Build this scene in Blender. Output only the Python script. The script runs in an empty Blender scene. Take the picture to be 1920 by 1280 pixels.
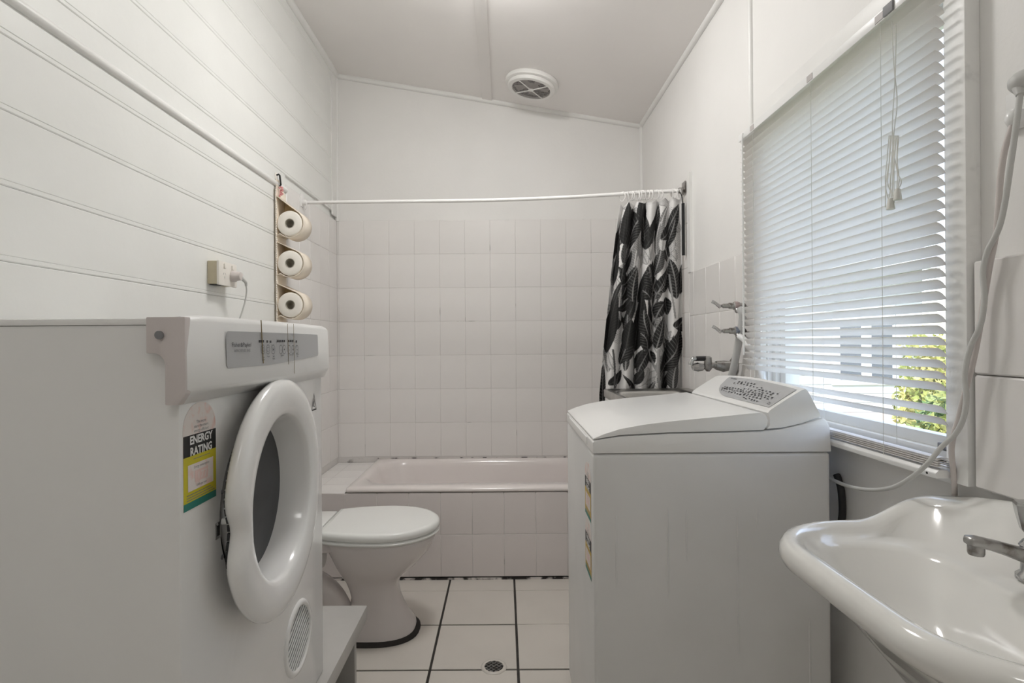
import bpy, bmesh, math, random
import numpy as np
from mathutils import Vector, Matrix
random.seed(7); np.random.seed(7)
PI = math.pi
sc = bpy.context.scene
COL = sc.collection

# ------------------------------------------------------------------ camera, sky, sun, exposure
F = 1030.0; CH = 1.12; ROLL = 0.0075; U0, V0 = 945.0, 641.0
cd = bpy.data.cameras.new('camera'); cam = bpy.data.objects.new('camera', cd); COL.objects.link(cam)
cam.location = (0, 0, CH); cam.rotation_euler = (PI/2, ROLL, 0)
cd.sensor_width = 36.0; cd.lens = F*36/1920; cd.shift_x = (960-U0)/1920; cd.shift_y = (V0-640)/1920
cd.clip_start = 0.02
sc.camera = cam
sc.view_settings.view_transform = 'Standard'; sc.view_settings.look = 'None'
sc.view_settings.gamma = 1.0; sc.view_settings.use_curve_mapping = False
sc.view_settings.exposure = 1.58
w = bpy.data.worlds.new('world'); sc.world = w; w.use_nodes = True
nt = w.node_tree; bg = nt.nodes['Background']
sky = nt.nodes.new('ShaderNodeTexSky'); sky.sky_type = 'NISHITA'; sky.sun_disc = False
sky.sun_elevation = math.radians(52); sky.sun_rotation = math.radians(-100)
hs_ = nt.nodes.new('ShaderNodeHueSaturation'); hs_.inputs['Saturation'].default_value = .7
nt.links.new(sky.outputs[0], hs_.inputs['Color']); nt.links.new(hs_.outputs[0], bg.inputs[0]); bg.inputs[1].default_value = 0.30
sd = bpy.data.lights.new('sun', 'SUN'); sd.energy = 1.1; sd.angle = 0.02; sd.color = (1, .96, .88)
sun = bpy.data.objects.new('sun', sd); COL.objects.link(sun)
sun.rotation_euler = (math.radians(45), math.radians(-25), 0); sun.location = (-4, 0, 8)
LAMP_POWER = 14.5
for k, v in (('max_bounces', 14), ('diffuse_bounces', 10), ('transparent_max_bounces', 16)):
    try: setattr(sc.cycles, k, v)
    except Exception: pass

# ------------------------------------------------------------------ materials
MATS = {}
def mat(name, col, rough=0.5, metal=0.0, noise=0.0, nscale=6.0, bump=0.0, bscale=60.0, coat=0.0, spec=0.5, col2=None, lo=.45, hi=.6, detail=4):
    if name in MATS: return MATS[name]
    m = bpy.data.materials.new(name); m.use_nodes = True; n = m.node_tree.nodes; l = m.node_tree.links
    p = n['Principled BSDF']
    p.inputs['Base Color'].default_value = (*col, 1); p.inputs['Roughness'].default_value = rough
    p.inputs['Metallic'].default_value = metal; p.inputs['Specular IOR Level'].default_value = spec
    if coat: p.inputs['Coat Weight'].default_value = coat; p.inputs['Coat Roughness'].default_value = .08
    if noise or col2 or bump:
        tc = n.new('ShaderNodeTexCoord')
    if noise or col2:
        nz = n.new('ShaderNodeTexNoise'); nz.inputs['Scale'].default_value = nscale; nz.inputs['Detail'].default_value = detail
        l.new(tc.outputs['Object'], nz.inputs['Vector'])
        cr = n.new('ShaderNodeValToRGB'); l.new(nz.outputs['Fac'], cr.inputs['Fac'])
        if col2: c2 = col2
        else: c2 = tuple(max(0, c*(1-noise)) for c in col); lo, hi = .35, .7
        cr.color_ramp.elements[0].position = lo; cr.color_ramp.elements[1].position = hi
        cr.color_ramp.elements[0].color = (*col, 1); cr.color_ramp.elements[1].color = (*c2, 1)
        l.new(cr.outputs['Color'], p.inputs['Base Color'])
    if bump:
        nb = n.new('ShaderNodeTexNoise'); nb.inputs['Scale'].default_value = bscale; nb.inputs['Detail'].default_value = 3
        l.new(tc.outputs['Object'], nb.inputs['Vector'])
        bp = n.new('ShaderNodeBump'); bp.inputs['Strength'].default_value = bump; bp.inputs['Distance'].default_value = .002
        l.new(nb.outputs['Fac'], bp.inputs['Height']); l.new(bp.outputs['Normal'], p.inputs['Normal'])
    MATS[name] = m; return m
def emis(name, col, s):
    m = bpy.data.materials.new(name); m.use_nodes = True; n = m.node_tree.nodes; n.clear()
    o = n.new('ShaderNodeOutputMaterial'); e = n.new('ShaderNodeEmission')
    e.inputs[0].default_value = (*col, 1); e.inputs[1].default_value = s
    m.node_tree.links.new(e.outputs[0], o.inputs[0]); MATS[name] = m; return m
def glassmat(name, tint=(1, 1, 1)):
    m = bpy.data.materials.new(name); m.use_nodes = True; n = m.node_tree.nodes; l = m.node_tree.links; n.clear()
    o = n.new('ShaderNodeOutputMaterial'); t = n.new('ShaderNodeBsdfTransparent'); g = n.new('ShaderNodeBsdfGlossy')
    t.inputs[0].default_value = (*tint, 1); g.inputs['Roughness'].default_value = .02
    mx = n.new('ShaderNodeMixShader'); mx.inputs[0].default_value = .04
    l.new(t.outputs[0], mx.inputs[1]); l.new(g.outputs[0], mx.inputs[2]); l.new(mx.outputs[0], o.inputs[0])
    MATS[name] = m; return m
def translucent(name, col, amt, rough=.4):
    m = bpy.data.materials.new(name); m.use_nodes = True; n = m.node_tree.nodes; l = m.node_tree.links
    p = n['Principled BSDF']; p.inputs['Base Color'].default_value = (*col, 1); p.inputs['Roughness'].default_value = rough
    t = n.new('ShaderNodeBsdfTranslucent'); t.inputs[0].default_value = (*col, 1); mx = n.new('ShaderNodeMixShader')
    mx.inputs[0].default_value = amt; l.new(p.outputs[0], mx.inputs[1]); l.new(t.outputs[0], mx.inputs[2])
    l.new(mx.outputs[0], n['Material Output'].inputs[0]); MATS[name] = m; return m

mat('paint_wall', (.83, .82, .805), .55, noise=.05, nscale=2.2, bump=.15, bscale=90)
mat('paint_board', (.82, .825, .805), .45, noise=.05, nscale=3.0, bump=.2, bscale=45)
mat('paint_ceiling', (.86, .835, .82), .6, noise=.05, nscale=1.5)
mat('paint_trim', (.82, .815, .80), .4, noise=.04, nscale=9)
mat('paint_trim_worn', (.84, .84, .83), .45, col2=(.70, .70, .69), nscale=22, lo=.62, hi=.72, bump=.3, bscale=60)
mat('tile_wall', (.81, .79, .775), .28, noise=.06, nscale=2.5, bump=.08, bscale=25)
mat('tile_bath', (.74, .695, .685), .3, noise=.05, nscale=3.5)
mat('grout_wall', (.66, .64, .625), .8, col2=(.14, .12, .11), nscale=9, lo=.64, hi=.72, detail=6)
mat('tile_floor', (.62, .585, .54), .22, noise=.07, nscale=3, bump=.06, bscale=30)
mat('grout_floor', (.045, .04, .036), .9, noise=.4, nscale=30)
mat('mould', (.035, .03, .028), .9, noise=.3, nscale=40)
mat('mould_patchy', (.70, .66, .64), .8, col2=(.03, .026, .024), nscale=17, lo=.52, hi=.60, detail=6)
mat('mould_line', (.66, .62, .6), .8, col2=(.03, .026, .024), nscale=11, lo=.45, hi=.52, detail=8)
mat('enamel', (.84, .84, .835), .22, coat=.5, noise=.03, nscale=2)
mat('enamel_side', (.76, .76, .755), .38, noise=.05, nscale=5)
mat('plastic_white', (.84, .84, .835), .3, coat=.2)
mat('plastic_bracket', (.62, .57, .56), .45)
mat('panel_grey', (.46, .465, .475), .4)
mat('print_dark', (.05, .05, .055), .6)
mat('print_mid', (.22, .22, .23), .6)
mat('black', (.015, .015, .015), .5)
mat('rubber', (.03, .03, .032), .7)
mat('drum', (.20, .20, .21), .35, metal=.6)
mat('bowl_glass', (.06, .062, .066), .4, spec=.3, noise=.3, nscale=14)
mat('stain', (.28, .22, .12), .8)
mat('label_white', (.80, .74, .71), .5, col2=(.80, .55, .50), nscale=55, lo=.5, hi=.7)
mat('label_pink', (.80, .60, .56), .5)
mat('label_yellow', (.62, .55, .03), .5)
mat('label_green', (.03, .22, .18), .5)
mat('label_amber', (.62, .43, .08), .5)
mat('china', (.80, .80, .785), .12, coat=.6, noise=.02, nscale=3)
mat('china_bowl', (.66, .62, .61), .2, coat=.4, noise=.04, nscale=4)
mat('china_basin', (.82, .815, .79), .12, coat=.7, noise=.03, nscale=6)
mat('bath_enamel', (.77, .72, .705), .22, coat=.4, noise=.04, nscale=3)
mat('seat_plastic', (.78, .79, .775), .25, coat=.2)
mat('chrome', (.62, .62, .62), .16, metal=1.0, noise=.35, nscale=40)
mat('chrome_dull', (.42, .41, .40), .32, metal=1.0, col2=(.16, .14, .12), nscale=45, lo=.5, hi=.7)
mat('steel', (.5, .49, .47), .3, metal=1.0, noise=.2, nscale=15)
mat('hose_grey', (.55, .55, .545), .5)
mat('hose_white', (.82, .82, .82), .4)
mat('valve_red', (.38, .30, .29), .5); mat('valve_blue', (.20, .22, .27), .5)
mat('cable_grey', (.56, .56, .545), .5); mat('cable_pink', (.62, .57, .55), .5)
mat('socket_cream', (.80, .765, .71), .35); mat('socket_block', (.56, .50, .36), .5, noise=.12, nscale=20)
mat('fabric_cream', (.86, .78, .67), .9, noise=.05, nscale=30, bump=.25, bscale=400)
mat('fabric_inner', (.66, .52, .31), .9, noise=.08, nscale=40)
mat('lace', (.88, .84, .79), .9); mat('rosebud', (.66, .30, .30), .8)
mat('paper', (.88, .84, .78), .95, noise=.03, nscale=40); mat('cardboard', (.46, .43, .36), .9)
mat('stand_paint', (.46, .45, .435), .45, noise=.12, nscale=6)
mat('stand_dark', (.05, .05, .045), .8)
mat('rod_white', (.84, .83, .82), .35)
mat('curtain_black', (.012, .012, .013), .8)
mat('fan_plastic', (.82, .81, .79), .4); mat('fan_dark', (.05, .045, .045), .8); mat('fan_mesh', (.50, .47, .46), .5)
mat('cord', (.66, .66, .62), .6)
mat('latch_dark', (.16, .16, .18), .5)
translucent('slat', (.89, .875, .86), .48); translucent('slat_stack', (.8, .8, .8), .15)
glassmat('pane'); glassmat('clear_plastic', (.95, .95, .95))
emis('lamp_glow', (1.0, .985, .96), LAMP_POWER); emis('fill_lamp_glow', (1.0, .985, .96), LAMP_POWER*.24)
mat('house_wall', (.62, .615, .61), .7, noise=.05, nscale=2); mat('house_trim', (.85, .85, .85), .5)
mat('house_glass', (.13, .14, .16), .1); mat('house_roof', (.36, .34, .34), .7); mat('house_base', (.62, .50, .44), .8)
mat('leaf_light', (.34, .38, .10), .6, col2=(.55, .48, .16), nscale=3, lo=.45, hi=.6)
mat('leaf_dark', (.13, .22, .07), .6, col2=(.36, .36, .10), nscale=3, lo=.45, hi=.6)
mat('bark', (.20, .15, .11), .9); mat('grass', (.24, .26, .11), .9, noise=.4, nscale=1.5)
mat('door_paint', (.80, .79, .77), .4)

# ------------------------------------------------------------------ helpers
W = {}                                                     # world origin of each object
def link(o): COL.objects.link(o); return o
def tag(o, label, cat, group=None):
    o['label'] = label; o['category'] = cat
    if group: o['group'] = group
    return o
def thing(name, loc, label, cat, group=None):
    o = bpy.data.objects.new(name, None); o.empty_display_size = .05; link(o); o.location = loc; W[o.name] = Vector(loc)
    return tag(o, label, cat, group)
def px(u, v, X=None, Y=None, Z=None):                      # photo pixel -> point on a plane
    x = u-U0; y = -(v-V0)
    qx = x*math.cos(ROLL)+y*math.sin(ROLL); qz = -x*math.sin(ROLL)+y*math.cos(ROLL)
    if Y is not None: d = Y
    elif X is not None: d = X*F/qx
    else: d = (Z-CH)*F/qz
    return Vector((qx*d/F, d, CH+qz*d/F))
class MB:
    def __init__(s): s.v = []; s.f = []
    def add(s, vs, fs):
        n = len(s.v); s.v += [Vector(p) for p in vs]; s.f += [tuple(i+n for i in q) for q in fs]; return s
    def box(s, x0, x1, y0, y1, z0, z1):
        return s.add([(x, y, z) for z in (z0, z1) for y in (y0, y1) for x in (x0, x1)],
                     [(0, 2, 3, 1), (4, 5, 7, 6), (0, 1, 5, 4), (2, 6, 7, 3), (0, 4, 6, 2), (1, 3, 7, 5)])
    def loft(s, loops, caps=True, closed=True):
        n = len(loops[0]); vs = [p for L in loops for p in L]; fs = []
        for a in range(len(loops)-1):
            for i in range(n if closed else n-1):
                j = (i+1) % n
                fs.append((a*n+i, a*n+j, (a+1)*n+j, (a+1)*n+i))
        if caps and closed:
            fs.append(tuple(range(n))[::-1]); m = (len(loops)-1)*n; fs.append(tuple(range(m, m+n)))
        return s.add(vs, fs)
    def tube(s, pts, r, n=10, caps=True):
        P = [Vector(p) for p in pts]; R = r if isinstance(r, (list, tuple)) else [r]*len(P)
        T = []
        for i in range(len(P)):
            a = P[max(0, i-1)]; b = P[min(len(P)-1, i+1)]; T.append((b-a).normalized())
        up = Vector((0, 0, 1)) if abs(T[0].z) < .9 else Vector((1, 0, 0))
        nrm = (up - T[0]*up.dot(T[0])).normalized(); loops = []
        for i in range(len(P)):
            nrm = (nrm - T[i]*nrm.dot(T[i])).normalized(); bn = T[i].cross(nrm)
            loops.append([P[i]+(nrm*math.cos(2*PI*k/n)+bn*math.sin(2*PI*k/n))*R[i] for k in range(n)])
        return s.loft(loops, caps)
    def lathe(s, prof, c, axis='Z', n=32, caps=True, flip=1):
        loops = []
        c = Vector(c)
        for r, h in prof:
            L = []
            for k in range(n):
                a = 2*PI*k/n; p, q = r*math.cos(a), r*math.sin(a)
                if axis == 'Z': L.append(c+Vector((p, q, h)))
                elif axis == 'X': L.append(c+Vector((h, p, q)))
                else: L.append(c+Vector((p, h, q)))
            loops.append(L)
        return s.loft(loops, caps)
    def prism(s, poly, axis, a0, a1):                     # poly in the two remaining axes, in order
        def P(p, a):
            if axis == 'X': return (a, p[0], p[1])
            if axis == 'Y': return (p[0], a, p[1])
            return (p[0], p[1], a)
        return s.loft([[P(p, a0) for p in poly], [P(p, a1) for p in poly]])
    def mesh(s, name, origin, m, bevel=0, seg=2, smooth=40):
        me = bpy.data.meshes.new(name); bm = bmesh.new()
        vs = [bm.verts.new(p-origin) for p in s.v]
        for q in s.f:
            try: bm.faces.new([vs[i] for i in q])
            except ValueError: pass
        bmesh.ops.recalc_face_normals(bm, faces=bm.faces)
        if bevel:
            es = [e for e in bm.edges if len(e.link_faces) == 2 and e.calc_face_angle(0) > math.radians(28)]
            bmesh.ops.bevel(bm, geom=es, offset=bevel, segments=seg, affect='EDGES', clamp_overlap=True, profile=.6)
        bm.to_mesh(me); bm.free()
        me.materials.append(MATS[m] if isinstance(m, str) else m)
        if smooth:
            me.shade_smooth(); me.set_sharp_from_angle(angle=math.radians(smooth))
        return me
    def build(s, name, m, parent=None, bevel=0, seg=2, smooth=40, label=None):
        if parent is not None: org = W[parent.name]
        else:
            xs = [p.x for p in s.v]; ys = [p.y for p in s.v]; zs = [p.z for p in s.v]
            org = Vector(((min(xs)+max(xs))/2, (min(ys)+max(ys))/2, min(zs)))
        o = bpy.data.objects.new(name, s.mesh(name, org, m, bevel, seg, smooth)); link(o)
        W[o.name] = org.copy()
        if parent is not None: o.parent = parent
        else: o.location = org
        if label: o['label'] = label
        return o
def struct(o): o['kind'] = 'structure'; return o
SH = {}
def piece(name, dims, m, parent, pos, bevel=.0012):        # a shared-mesh box piece centred on pos
    key = (name, tuple(round(d, 4) for d in dims), m)
    if key not in SH:
        a, b, c = [d/2 for d in dims]
        SH[key] = MB().box(-a, a, -b, b, -c, c).mesh(name, Vector((0, 0, 0)), m, bevel, 1, 40)
    o = bpy.data.objects.new(name, SH[key]); link(o); o.parent = parent
    o.location = Vector(pos)-W[parent.name]; W[o.name] = Vector(pos); return o
def text(s, size, org, right, up, m, parent, name='lettering', align='LEFT', sx=1.0, bold=0.0, depth=.0003):
    cu = bpy.data.curves.new('t', 'FONT'); cu.body = s; cu.size = size; cu.align_x = align; cu.offset = bold
    cu.resolution_u = 2
    ob = bpy.data.objects.new('t', cu); link(ob)
    dg = bpy.context.evaluated_depsgraph_get(); me = bpy.data.meshes.new_from_object(ob.evaluated_get(dg))
    bpy.data.objects.remove(ob); bpy.data.curves.remove(cu)
    R = Vector(right).normalized(); U = Vector(up).normalized(); N = R.cross(U); pw = W[parent.name]; org = Vector(org)
    for v in me.vertices: v.co = org+R*(v.co.x*sx)+U*v.co.y+N*depth-pw
    me.materials.clear(); me.materials.append(MATS[m]); me.name = name
    o = bpy.data.objects.new(name, me); link(o); o.parent = parent; W[o.name] = pw.copy(); return o
def rrect(x0, x1, y0, y1, rad, z, k=8, m=6):               # rounded rectangle loop, equal point count
    if not isinstance(rad, (list, tuple)): rad = [rad]*4
    C = [(x1-rad[0], y1-rad[0], 0, rad[0]), (x0+rad[1], y1-rad[1], 90, rad[1]), (x0+rad[2], y0+rad[2], 180, rad[2]), (x1-rad[3], y0+rad[3], 270, rad[3])]
    L = []
    for i, (cx, cy, a0, r) in enumerate(C):
        for j in range(k+1):
            a = math.radians(a0+90*j/k); L.append(Vector((cx+r*math.cos(a), cy+r*math.sin(a), z)))
        nx = C[(i+1) % 4]; a = math.radians(nx[2]); p = L[-1]; q = Vector((nx[0]+nx[3]*math.cos(a), nx[1]+nx[3]*math.sin(a), z))
        for j in range(1, m): L.append(p.lerp(q, j/m))
    return L
def spline(pts, n=8):
    P = [Vector(p) for p in pts]; out = []
    for i in range(len(P)-1):
        a = P[max(0, i-1)]; b = P[i]; c = P[i+1]; d = P[min(len(P)-1, i+2)]
        for j in range(n):
            t = j/n
            out.append(.5*((2*b)+(c-a)*t+(2*a-5*b+4*c-d)*t*t+(3*b-a-3*c+d)*t**3))
    out.append(P[-1]); return out

# ------------------------------------------------------------------ room shell
XL, XR, YB, YN = -.99, .83, 3.27, -.95
def ceil_z(x): return 2.72-(x-XL)/(XR-XL)*.32
# floor with tiles
fl = struct(MB().box(XL-.06, XR+.12, YN-.05, YB+.06, -.06, -.004).build('floor', 'grout_floor', smooth=0))
fx = [XL, -.862, -.562, -.262, .04, .34, .64, XR]; fy = [YN, -.82, -.52, -.22, .08, .38, .68, .98, 1.28, 1.58, 1.88, 2.18, 2.478, 2.60]
for i in range(len(fx)-1):
    for j in range(len(fy)-1):
        x0, x1, y0, y1 = fx[i], fx[i+1], fy[j], fy[j+1]
        thin = lambda yy: yy > 2.4 or (fx[i] >= .03 and abs(yy-1.88) > .01)
        gy1 = .0012 if thin(fy[j+1]) else .0045
        gy0 = .0012 if thin(fy[j]) else .0045
        g = .0044
        gx0 = g; gx1 = g
        piece('tile', (x1-x0-gx0-gx1, y1-y0-gy0-gy1, .008), 'tile_floor', fl, ((x0+gx0+x1-gx1)/2, (y0+gy0+y1-gy1)/2, -.004), .001)
# back wall
wb = struct(MB().prism([(XL-.06, -.06), (XR+.12, -.06), (XR+.12, ceil_z(XR)+.06), (XL-.06, ceil_z(XL)+.06)], 'Y', YB, YB+.08).build('wall_back', 'paint_wall', smooth=0))
ZT = 1.845                                                # top of the bath tiling
def grid_tiles(parent, m, a_lines, z_lines, place, th=.006, gap=.0010, ms=None):
    for i in range(len(a_lines)-1):
        for j in range(len(z_lines)-1):
            a0, a1, z0, z1 = a_lines[i], a_lines[i+1], z_lines[j], z_lines[j+1]
            da, dz = a1-a0-2*gap, z1-z0-2*gap
            if da < .004 or dz < .004: continue
            jit = random.uniform(-.0003, .0003)
            if place[0] == 'Y': piece('tile', (da, th, dz), m, parent, ((a0+a1)/2, place[1]-th/2-.001+jit, (z0+z1)/2))
            else:
                s = place[2]; piece('tile', (th, da, dz), m, parent, (place[1]+s*(th/2+.001)+jit, (a0+a1)/2, (z0+z1)/2))
def lines(lo, hi, anchor, step):
    k = math.ceil((lo-anchor)/step+1e-6); L = [lo]
    while anchor+k*step < hi-1e-6: L.append(anchor+k*step); k += 1
    return L+[hi]
zl = [.43]+[ZT-.2*k for k in range(6, -1, -1)]
zl = [.43, .445]+zl[1:] if zl[1]-.43 > .25 else zl
gb = MB().box(XL, XR, YB-.0072, YB, .41, ZT).build('grout', 'grout_wall', wb, smooth=0)
grid_tiles(wb, 'tile_wall', lines(XL+.0022, XR-.0022-.007, .221, .15), [ZT-.2*k for k in range(7, -1, -1)], ('Y', YB-.0015))
# left wall: horizontal lining boards above and tiles round the bath
wl = struct(MB().box(XL-.08, XL-.012, YN-.05, YB+.06, -.06, ceil_z(XL)+.05).build('wall_left', 'paint_board', smooth=0))
BP = .1505
BSH = {}
def board(z, h, y0, y1, parent):
    key = (round(h, 4), round(y1-y0, 4))
    if key not in BSH:
        pr = [(-.006, 0), (.0042, .0), (.006, .0025), (.006, .010), (.0045, .0115), (.006, .013), (.006, h-.003), (.0042, h-.0008), (-.006, h-.0008)]
        BSH[key] = MB().prism([(a, b) for a, b in pr], 'Y', -(y1-y0)/2, (y1-y0)/2).mesh('board', Vector((0, 0, 0)), 'paint_board', 0, 1, 25)
    o = bpy.data.objects.new('board', BSH[key]); link(o); o.parent = parent
    p = Vector((XL-.006, (y0+y1)/2, z)); o.location = p-W[parent.name]; W[o.name] = p
z = 1.288-BP*9
while z < 2.70:
    zz = max(z, -.0); h = min(z+BP, 2.712)-zz
    if h > .03: board(zz, h, YN, 2.50 if z+BP < 1.9 else YB-.002, wl)
    z += BP
MB().box(XL-.012, XL+.0002, 2.50, YB, .41, ZT).build('grout', 'grout_wall', wl, smooth=0)
grid_tiles(wl, 'tile_wall', lines(2.505, YB-.008, YB-.008, .15)[:1]+[YB-.008-.15*k for k in range(5, -1, -1)], [ZT-.2*k for k in range(7, -1, -1)], ('X', XL-.0055, 1))
# right wall with the window opening
WY0, WY1, WZ0, WZ1 = 1.0, 1.73, .885, 1.80
m = MB()
TR = ceil_z(XR)+.02
m.box(XR, XR+.10, YN-.05, WY0, -.06, TR).box(XR, XR+.10, WY1, YB+.06, -.06, TR).box(XR, XR+.10, WY0, WY1, -.06, WZ0).box(XR, XR+.10, WY0, WY1, WZ1, TR)
wr = struct(m.build('wall_right', 'paint_wall', smooth=0))
MB().box(XR-.0072, XR, 1.80, 2.43, .41, 1.42).box(XR-.0072, XR, 2.43, YB, .41, ZT).build('grout', 'grout_wall', wr, smooth=0)
grid_tiles(wr, 'tile_wall', lines(1.83, 2.43, 2.375, .142), [1.42-.1915*k for k in range(5, -1, -1)], ('X', XR-.0015, -1))
grid_tiles(wr, 'tile_wall', lines(2.432, YB-.008, 2.432, .15), [ZT-.2*k for k in range(7, -1, -1)], ('X', XR-.0015, -1))
# splash tiles above the basin (thick, bedded proud of the wall)
MB().box(XR-.012, XR, .36, .944, .866, 1.252).build('tile_bed', 'grout_wall', wr, smooth=0)
for yy in (.47, .62, .77):
    pass
for a0, a1 in ((.36, .50), (.50, .648), (.648, .796), (.796, .946)):
    for z0, z1 in ((.863, 1.058), (1.058, 1.253)):
        piece('tile', (.010, a1-a0-.002, z1-z0-.002), 'tile_wall', wr, (XR-.0175, (a0+a1)/2, (z0+z1)/2), .003)
# near wall with a closed door behind the camera
struct(MB().prism([(XL-.06, -.06), (XR+.12, -.06), (XR+.12, ceil_z(XR)+.06), (XL-.06, ceil_z(XL)+.06)], 'Y', YN-.08, YN).build('wall_near', 'paint_wall', smooth=0))
d1 = struct(MB().box(-.42, .38, YN+.002, YN+.03, .008, 2.03).build('door_1', 'door_paint', bevel=.003))
MB().lathe([(.0, 0), (.025, .0), (.025, .008), (.010, .012), (.010, .035), (.026, .045), (.026, .06), (.012, .068), (0.001, .068)], (-.35, YN+.03, 1.0), 'Y', 20).build('handle', 'chrome', d1)
# ceiling
ce = struct(MB().loft([[(XL-.06, YN-.05, ceil_z(XL-.06)), (XR+.12, YN-.05, ceil_z(XR+.12)), (XR+.12, YN-.05, ceil_z(XR+.12)+.05), (XL-.06, YN-.05, ceil_z(XL-.06)+.05)],
                     [(XL-.06, YB+.06, ceil_z(XL-.06)), (XR+.12, YB+.06, ceil_z(XR+.12)), (XR+.12, YB+.06, ceil_z(XR+.12)+.05), (XL-.06, YB+.06, ceil_z(XL-.06)+.05)]]).build('ceiling', 'paint_ceiling', smooth=0))
def strip(x0, x1, y0, y1, t, m='paint_trim'):
    return MB().loft([[(x0, y, ceil_z(x0)+.001), (x0, y, ceil_z(x0)-t), (x1, y, ceil_z(x1)-t), (x1, y, ceil_z(x1)+.001)] for y in (y0, y1)])
strip(-.118, -.062, YN, YB-.012, .009).build('cover_strip', 'paint_ceiling', ce, bevel=.002)
# trims: quarter-round beads along the ceiling and in the corners, cover battens
def bead(p, q, r, n=8): return MB().tube([p, q], r, 12)
tr = [(bead((XL+.004, YN, 2.712), (XL+.004, YB, 2.712), .020)), bead((XR-.004, YN, 2.403), (XR-.004, YB, 2.403), .016),
      bead((XL, YB-.004, 2.712), (XR, YB-.004, 2.397), .017),
      bead((XL+.002, YB-.002, ZT), (XL+.002, YB-.002, 2.70), .014), bead((XR-.002, YB-.002, ZT), (XR-.002, YB-.002, 2.39), .016)]
tr.append(MB().box(XL-.001, XL+.006, YB-.10, YB-.02, ZT+.02, 2.70))
tr.append(bead((XR, 1.827, 1.80), (XR, 1.827, 2.39), .011))
tr.append(MB().box(XR-.012, XR, 2.405, 2.44, 1.42, 1.86))
tr.append(MB().prism([(XL-.002, 1.806), (XL+.006, 1.806), (XL+.012, 1.812), (XL+.012, 1.822), (XL+.004, 1.830), (XL-.002, 1.830)], 'Y', YN, 2.50))
for i, t in enumerate(tr): struct(t.build('trim_%d' % (i+1), 'paint_trim', smooth=50))
struct(MB().box(XR-.027, XR, .953, 1.0, .862, 1.86).build('trim_10', 'paint_trim_worn', bevel=.0025))
struct(MB().box(XR-.02, XR, 1.0, 1.76, 1.80, 1.86).build('trim_11', 'paint_trim', bevel=.002))
struct(MB().box(XR-.02, XR, 1.735, 1.775, .86, 1.80).build('trim_12', 'paint_trim', bevel=.002))
# dark mouldy joint along the foot of the bath front, and above the bath rim
struct(MB().box(-.985, .825, 2.5925, 2.5955, .0, .009).build('baseboard_bath', 'mould_line', smooth=0))

# window: frame, sash, panes, sill
w1 = MB(); fx0, fx1 = XR+.015, XR+.075
w1.box(fx0, fx1, WY0, WY0+.02, WZ0, WZ1).box(fx0, fx1, WY1-.02, WY1, WZ0, WZ1).box(fx0, fx1, WY0+.02, WY1-.02, WZ1-.03, WZ1).box(fx0, fx1, WY0+.02, WY1-.02, WZ0, WZ0+.02)
win = struct(w1.build('window_1', 'paint_trim', bevel=.002))
MB().box(XR-.018, XR+.10, WY0+.001, 1.74, WZ0-.03, WZ0).build('sill', 'paint_trim_worn', win, bevel=.004)
s = MB(); sx0, sx1 = XR+.03, XR+.055
s.box(sx0, sx1, WY0+.02, WY1-.02, WZ0+.02, WZ0+.045).box(sx0, sx1, WY0+.02, WY1-.02, WZ1-.06, WZ1-.03).box(sx0, sx1, WY1-.05, WY1-.02, WZ0+.045, WZ1-.06).box(sx0, sx1, WY0+.02, WY0+.03, WZ0+.045, WZ1-.06)
sash = s.build('sash', 'paint_trim', win, bevel=.0015)
MB().box(XR+.041, XR+.044, WY0+.03, WY1-.05, WZ0+.045, WZ1-.06).build('pane', 'pane', win, smooth=0)
MB().box(XR+.012, XR+.03, 1.03, 1.07, WZ0+.022, WZ0+.034).box(XR+.010, XR+.022, 1.025, 1.04, WZ0+.004, WZ0+.026).build('latch', 'latch_dark', win, bevel=.002)
MB().box(XR-.0195, XR-.0175, 1.215, 1.24, WZ0-.024, WZ0-.010).build('maker_plate', 'latch_dark', win, smooth=0)

# ------------------------------------------------------------------ venetian blind
BX, BY0, BY1, HZ = .785, .984, 1.792, 1.786
bl = thing('venetian_blind', (BX, (BY0+BY1)/2, .88), 'white venetian blind with tilted slats hanging over the window', 'blind')
MB().box(BX-.016, BX+.016, BY0, BY1, HZ-.022, HZ).build('headrail', 'plastic_white', bl, bevel=.0015)
for yy in (1.693, 1.373, 1.119):
    MB().box(BX-.0172, BX-.0155, yy-.012, yy+.012, HZ-.019, HZ-.004).build('cord_guide', 'fan_mesh', bl, smooth=0)
MB().box(BX-.020, BX-.0155, 1.076, 1.103, HZ-.021, HZ-.001).build('cord_lock', 'print_mid', bl, bevel=.001)
ca, sa = math.cos(math.radians(52)), math.sin(math.radians(52))
def slat_profile(ang, crown=.0030, half=.0120, th=.0007, n=7):
    c, s_ = math.cos(ang), math.sin(ang); top, bot = [], []
    for i in range(n):
        t = -1+2*i/(n-1); a = t*half; h = crown*(1-t*t)
        for lst, hh in ((top, h), (bot, h-th)):
            lst.append((a*c+hh*s_, -a*s_+hh*c))
    return top+bot[::-1]
def make_slat(ang, name='slat'):
    pr = slat_profile(ang); mb = MB(); hl = (BY1-BY0)/2; loops = []
    for y, sc_ in ((-hl, .97), (-hl+.0015, 1.0), (0, 1.0), (hl-.0015, 1.0), (hl, .97)):
        loops.append([(p[0]*sc_, y, p[1]*sc_) for p in pr])
    return mb.loft(loops).mesh(name, Vector((0, 0, 0)), 'slat', 0, 1, 30)
SM = [make_slat(math.radians(a)) for a in (40, 41, 42)]
def put(name, me, parent, pos):
    o = bpy.data.objects.new(name, me); link(o); o.parent = parent; o.location = Vector(pos)-W[parent.name]; W[o.name] = Vector(pos); return o
zs = [.9726+.02054*k for k in range(60) if k != 2 and .9726+.02054*k < HZ-.032]
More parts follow.
